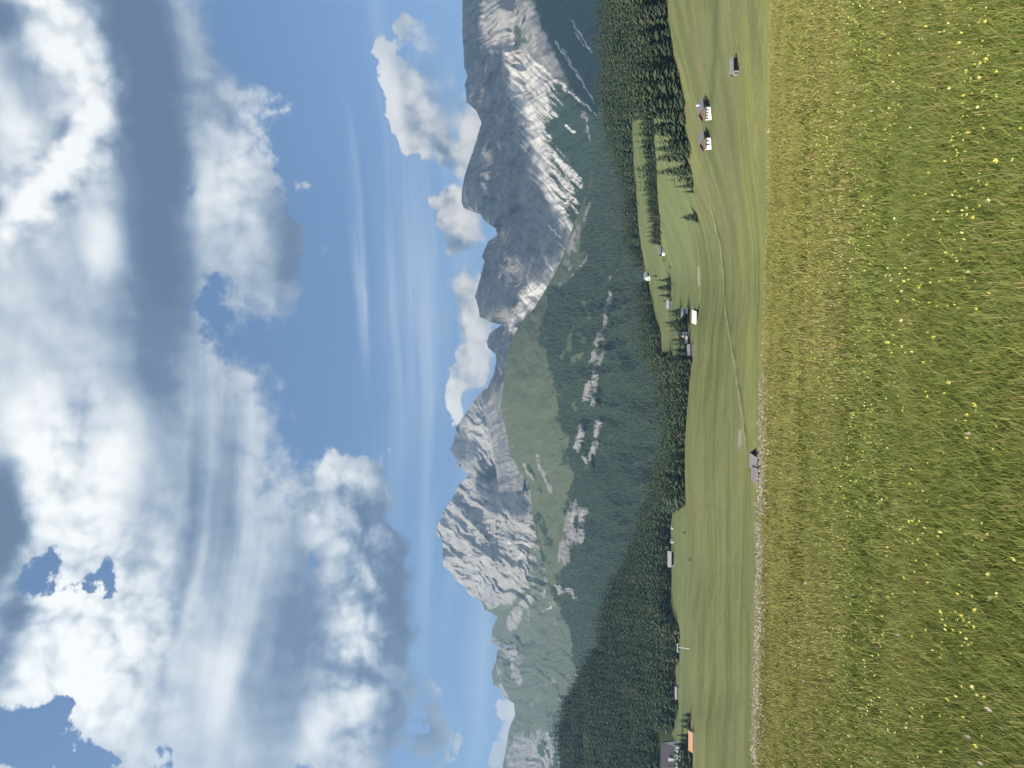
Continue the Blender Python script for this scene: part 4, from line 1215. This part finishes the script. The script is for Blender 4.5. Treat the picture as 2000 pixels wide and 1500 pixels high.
def build_grass():
    V, F, T, MI, base = [], [], [], [], 0
    for (n, d0, d1, wid, hgt, seed) in ((440000, 3.0, 7.5, 0.0042, 0.105, 1), (310000, 7.5, 13.5, 0.0070, 0.135, 2), (260000, 13.5, 25.0, 0.0135, 0.21, 3)):
        P, rg = near_points(n, seed, d0, d1, 1.6)
        tall = 1 + 0.45 * fbm(N1, P[:, 0] / 1.6, P[:, 1] / 1.6, 3)
        h = hgt * rg.uniform(0.45, 1.25, n) * np.clip(tall, 0.5, 1.6)
        a = rg.random(n) * 6.2832
        lean = rg.uniform(0.10, 1.05, n) * h
        w = wid * rg.uniform(0.6, 1.3, n)
        ca, sa = np.cos(a), np.sin(a)
        side = a + rg.uniform(0.6, 2.5, n)
        cs, ss = np.cos(side) * w / 2, np.sin(side) * w / 2
        z0 = P[:, 2] - 0.01
        pts = []
        for k, (t, wf) in enumerate(((0, 1.0), (0.55, 0.85))):
            cx = P[:, 0] + ca * lean * t ** 2; cyy = P[:, 1] + sa * lean * t ** 2; cz = z0 + h * t
            pts += [np.stack([cx - cs * wf, cyy - ss * wf, cz], 1), np.stack([cx + cs * wf, cyy + ss * wf, cz], 1)]
        pts.append(np.stack([P[:, 0] + ca * lean, P[:, 1] + sa * lean, z0 + h * 0.96], 1))
        V.append(np.stack(pts, 1).reshape(-1, 3))
        b = (np.arange(n) * 5)[:, None] + base
        F.append(np.concatenate([b + np.array([[0, 1, 3]]), b + np.array([[0, 3, 2]]), b + np.array([[2, 3, 4]])], 0))
        T.append(np.repeat(rg.random(n), 5)); base += n * 5
    o = mesh_np('meadow_grass', np.concatenate(V), np.concatenate(F), M['blade'], True, attrs={'tint': np.concatenate(T)})
    tag(o, 'tall yellow green meadow grass in the foreground', kind='stuff')
    # fine brownish seed heads standing above the leaves
    V, F, T, base = [], [], [], 0
    for (n, d0, d1, wid, seed) in ((2500, 3.4, 8.5, 0.0055, 11), (22000, 8.5, 25.0, 0.0105, 12)):
        P, rg = near_points(n, seed, d0, d1, 1.7, lambda x, d: np.clip(0.45 + 1.2 * fbm(N2, x / 2.2, d / 2.2, 3), 0.05, 1))
        h = rg.uniform(0.16, 0.30, n); a = rg.random(n) * 6.2832; lean = rg.uniform(0.0, 0.10, n)
        cx, cyy = P[:, 0] + np.cos(a) * lean, P[:, 1] + np.sin(a) * lean
        s = rg.random(n) * 3.1416; cs, ss = np.cos(s) * wid, np.sin(s) * wid
        z = P[:, 2]
        pts = [np.stack([P[:, 0], P[:, 1], z], 1), np.stack([cx + 0.0015, cyy, z + h * 0.72], 1), np.stack([cx - 0.0015, cyy, z + h * 0.72], 1),
               np.stack([cx - cs / 2, cyy - ss / 2, z + h * 0.85], 1), np.stack([cx + cs / 2, cyy + ss / 2, z + h * 0.85], 1), np.stack([cx, cyy, z + h], 1)]
        V.append(np.stack(pts, 1).reshape(-1, 3))
        b = (np.arange(n) * 6)[:, None] + base
        F.append(np.concatenate([b + np.array([[0, 1, 2]]), b + np.array([[1, 4, 3]]), b + np.array([[1, 3, 2]]), b + np.array([[3, 4, 5]])], 0))
        T.append(np.repeat(rg.random(n), 6)); base += n * 6
    o = mesh_np('seed_head_grass', np.concatenate(V), np.concatenate(F), M['seed'], False, attrs={'tint': np.concatenate(T)})
    tag(o, 'thin brown grass seed heads standing above the meadow', kind='stuff')


build_grass()


def flower_arr(seed, petals=5, cup=0.35):
    """unit-wide open flower: petals round a small boss, tilted a little"""
    rg = random.Random(seed); v, f = [], []
    for k in range(petals):
        a = 2 * math.pi * k / petals + rg.uniform(-0.1, 0.1)
        for da, r, z in ((-0.5, 0.38, cup * 0.35), (0.5, 0.38, cup * 0.35), (0.28, 0.55, cup), (-0.28, 0.55, cup)):
            v.append((math.cos(a + da) * r, math.sin(a + da) * r, z + rg.uniform(-0.04, 0.04)))
        v.append((0, 0, 0)); b = len(v) - 5
        f += [(b + 4, b, b + 1), (b, b + 3, b + 2), (b, b + 2, b + 1)]
    return np.array(v), np.array(f)


def umbel_arr(seed):
    rg = random.Random(seed); v, f = [], []
    for k in range(9):
        a, r = rg.uniform(0, 6.28), 0.5 * math.sqrt(rg.random())
        c = (math.cos(a) * r, math.sin(a) * r, 0.1 * rg.random() - r * 0.25); s = 0.17; b = len(v)
        v += [(c[0] + math.cos(1.2566 * i) * s, c[1] + math.sin(1.2566 * i) * s, c[2] + rg.uniform(-0.05, 0.05)) for i in range(5)]
        f += [(b, b + 1, b + 2), (b, b + 2, b + 3), (b, b + 3, b + 4)]
    return np.array(v), np.array(f)


def flower_field(name, label, mat, variants, n, seed, d0, d1, size, hgt, clump, power=1.6, tilt=0.5):
    P, rg = near_points(n, seed, d0, d1, power, clump)
    V, F, T, base = [], [], [], 0
    which = rg.integers(0, len(variants), n); sz = size * rg.uniform(0.6, 1.3, n); hh = rg.uniform(hgt[0], hgt[1], n)
    ax = rg.normal(0, tilt, n); ay = rg.normal(0, tilt, n) - 0.25
    tint = rg.random(n)
    for k, (v, f) in enumerate(variants):
        i = np.nonzero(which == k)[0]
        if not len(i): continue
        x = v[:, 0] * sz[i][:, None]; y = v[:, 1] * sz[i][:, None]; z = v[:, 2] * sz[i][:, None] + x * ax[i][:, None] + y * -ay[i][:, None]
        Q = np.stack([x, y, z], -1) + (P[i] + np.stack([0 * hh[i], 0 * hh[i], hh[i]], 1))[:, None, :]
        V.append(Q.reshape(-1, 3)); F.append((f[None] + (np.arange(len(i)) * len(v))[:, None, None] + base).reshape(-1, 3))
        T.append(np.repeat(tint[i], len(v))); base += len(i) * len(v)
    o = mesh_np(name, np.concatenate(V), np.concatenate(F), mat, False, attrs={'tint': np.concatenate(T)})
    tag(o, label, kind='stuff')


YEL = [flower_arr(k) for k in range(4)]
UMB = [umbel_arr(k) for k in range(5)]


def row_of(x, d):
    """photograph column y and row of a point of the near hilltop"""
    z = fore_z(x, d); k = z / d
    u = (k * CP - SP) / (CP + k * SP)
    return 750 - FPX * (x / d) * (CP - u * SP), 1000 - FPX * u


def yellow_where(x, d):
    y, v = row_of(x, d)
    n = fbm(N3, x / 1.1, d / 1.1, 4, 0.6)
    k = 0.20 + 0.9 * n
    k = k + 0.55 * np.exp(-((v - 1610) / 45) ** 2) * (y < 760) * (0.6 + n) + 0.25 * np.exp(-((v - 1690) / 40) ** 2) + 0.25 * np.exp(-((v - 1560) / 40) ** 2) * (y > 800)
    return np.clip(k, 0.02, 1)


def white_where(x, d):
    y, v = row_of(x, d)
    dd = 21.6 - 0.0 * x
    n = 0.5 + 1.4 * fbm(N4, x / 0.8, d / 0.8, 3)
    return np.clip(np.exp(-((d - dd) / 1.8) ** 2) * (0.03 + sstep(y, 640, 900)) * n, 0, 1)


flower_field('yellow_flowers', 'small yellow flowers scattered in drifts through the grass', M['yellow'], YEL, 24000, 31, 4.6, 24.0, 0.0120, (0.12, 0.22), yellow_where, 1.5)
flower_field('white_flowers', 'pinkish white flower fringe along the brow of the near meadow', M['white'], UMB, 5200, 32, 17.0, 24.0, 0.034, (0.22, 0.36), white_where, 1.0)
flower_field('pale_flowers', 'scattered pale white and lilac flowers in the grass', M['white'], YEL, 240, 33, 4.0, 20.0, 0.022, (0.18, 0.28), None, 1.5)

# the nearest flower heads stand singly
P, rg_ = near_points(240, 34, 4.1, 6.8, 1.6, yellow_where)
HEADS = [mesh_np('yellow_flower', np.concatenate([v * 0.027 + [0, 0, 0.0], [[0.0015, 0, 0], [-0.0015, 0, 0], [0, 0.002, -0.22]]]), np.concatenate([f, [[len(v), len(v) + 1, len(v) + 2]]]), M['yellow'], link=False,
                 mat_index=None, attrs={'tint': np.full(len(v) + 3, 0.15 + 0.25 * k)}).data for k, (v, f) in enumerate(YEL)]
for me in HEADS:
    me.materials.append(M['stem']); me.polygons[len(me.polygons) - 1].material_index = 1
for i, p in enumerate(P):
    o = bpy.data.objects.new('yellow_flower', HEADS[i % 4]); COL.objects.link(o)
    s = rg_.uniform(0.6, 1.15)
    o.location = (p[0], p[1], p[2] + rg_.uniform(0.12, 0.20)); o.scale = (s, s, 1.0)
    o.rotation_euler = (rg_.normal(0.25, 0.35), rg_.normal(0, 0.35), rg_.uniform(0, 6.28))
    tag(o, 'single yellow flower among the nearest grass', 'flower', 'nearest yellow flowers')

# ------------------------------------------------------------------ air
def build_haze():
    mb = MB(); mb.box(-5200, 5200, -60, 7600, -190, 1760)
    m = bpy.data.materials.new('air'); m.use_nodes = True
    t = NT(m.node_tree); t.nt.nodes.clear()
    out = t.new('ShaderNodeOutputMaterial'); pv = t.new('ShaderNodeVolumePrincipled')
    pv.inputs['Color'].default_value = (0.46, 0.71, 1.0, 1)
    pv.inputs['Density'].default_value = 9.5e-5
    pv.inputs['Anisotropy'].default_value = 0.45
    t.nt.links.new(pv.outputs[0], out.inputs['Volume'])
    tag(mb.build('haze', m), kind='stuff')


build_haze()
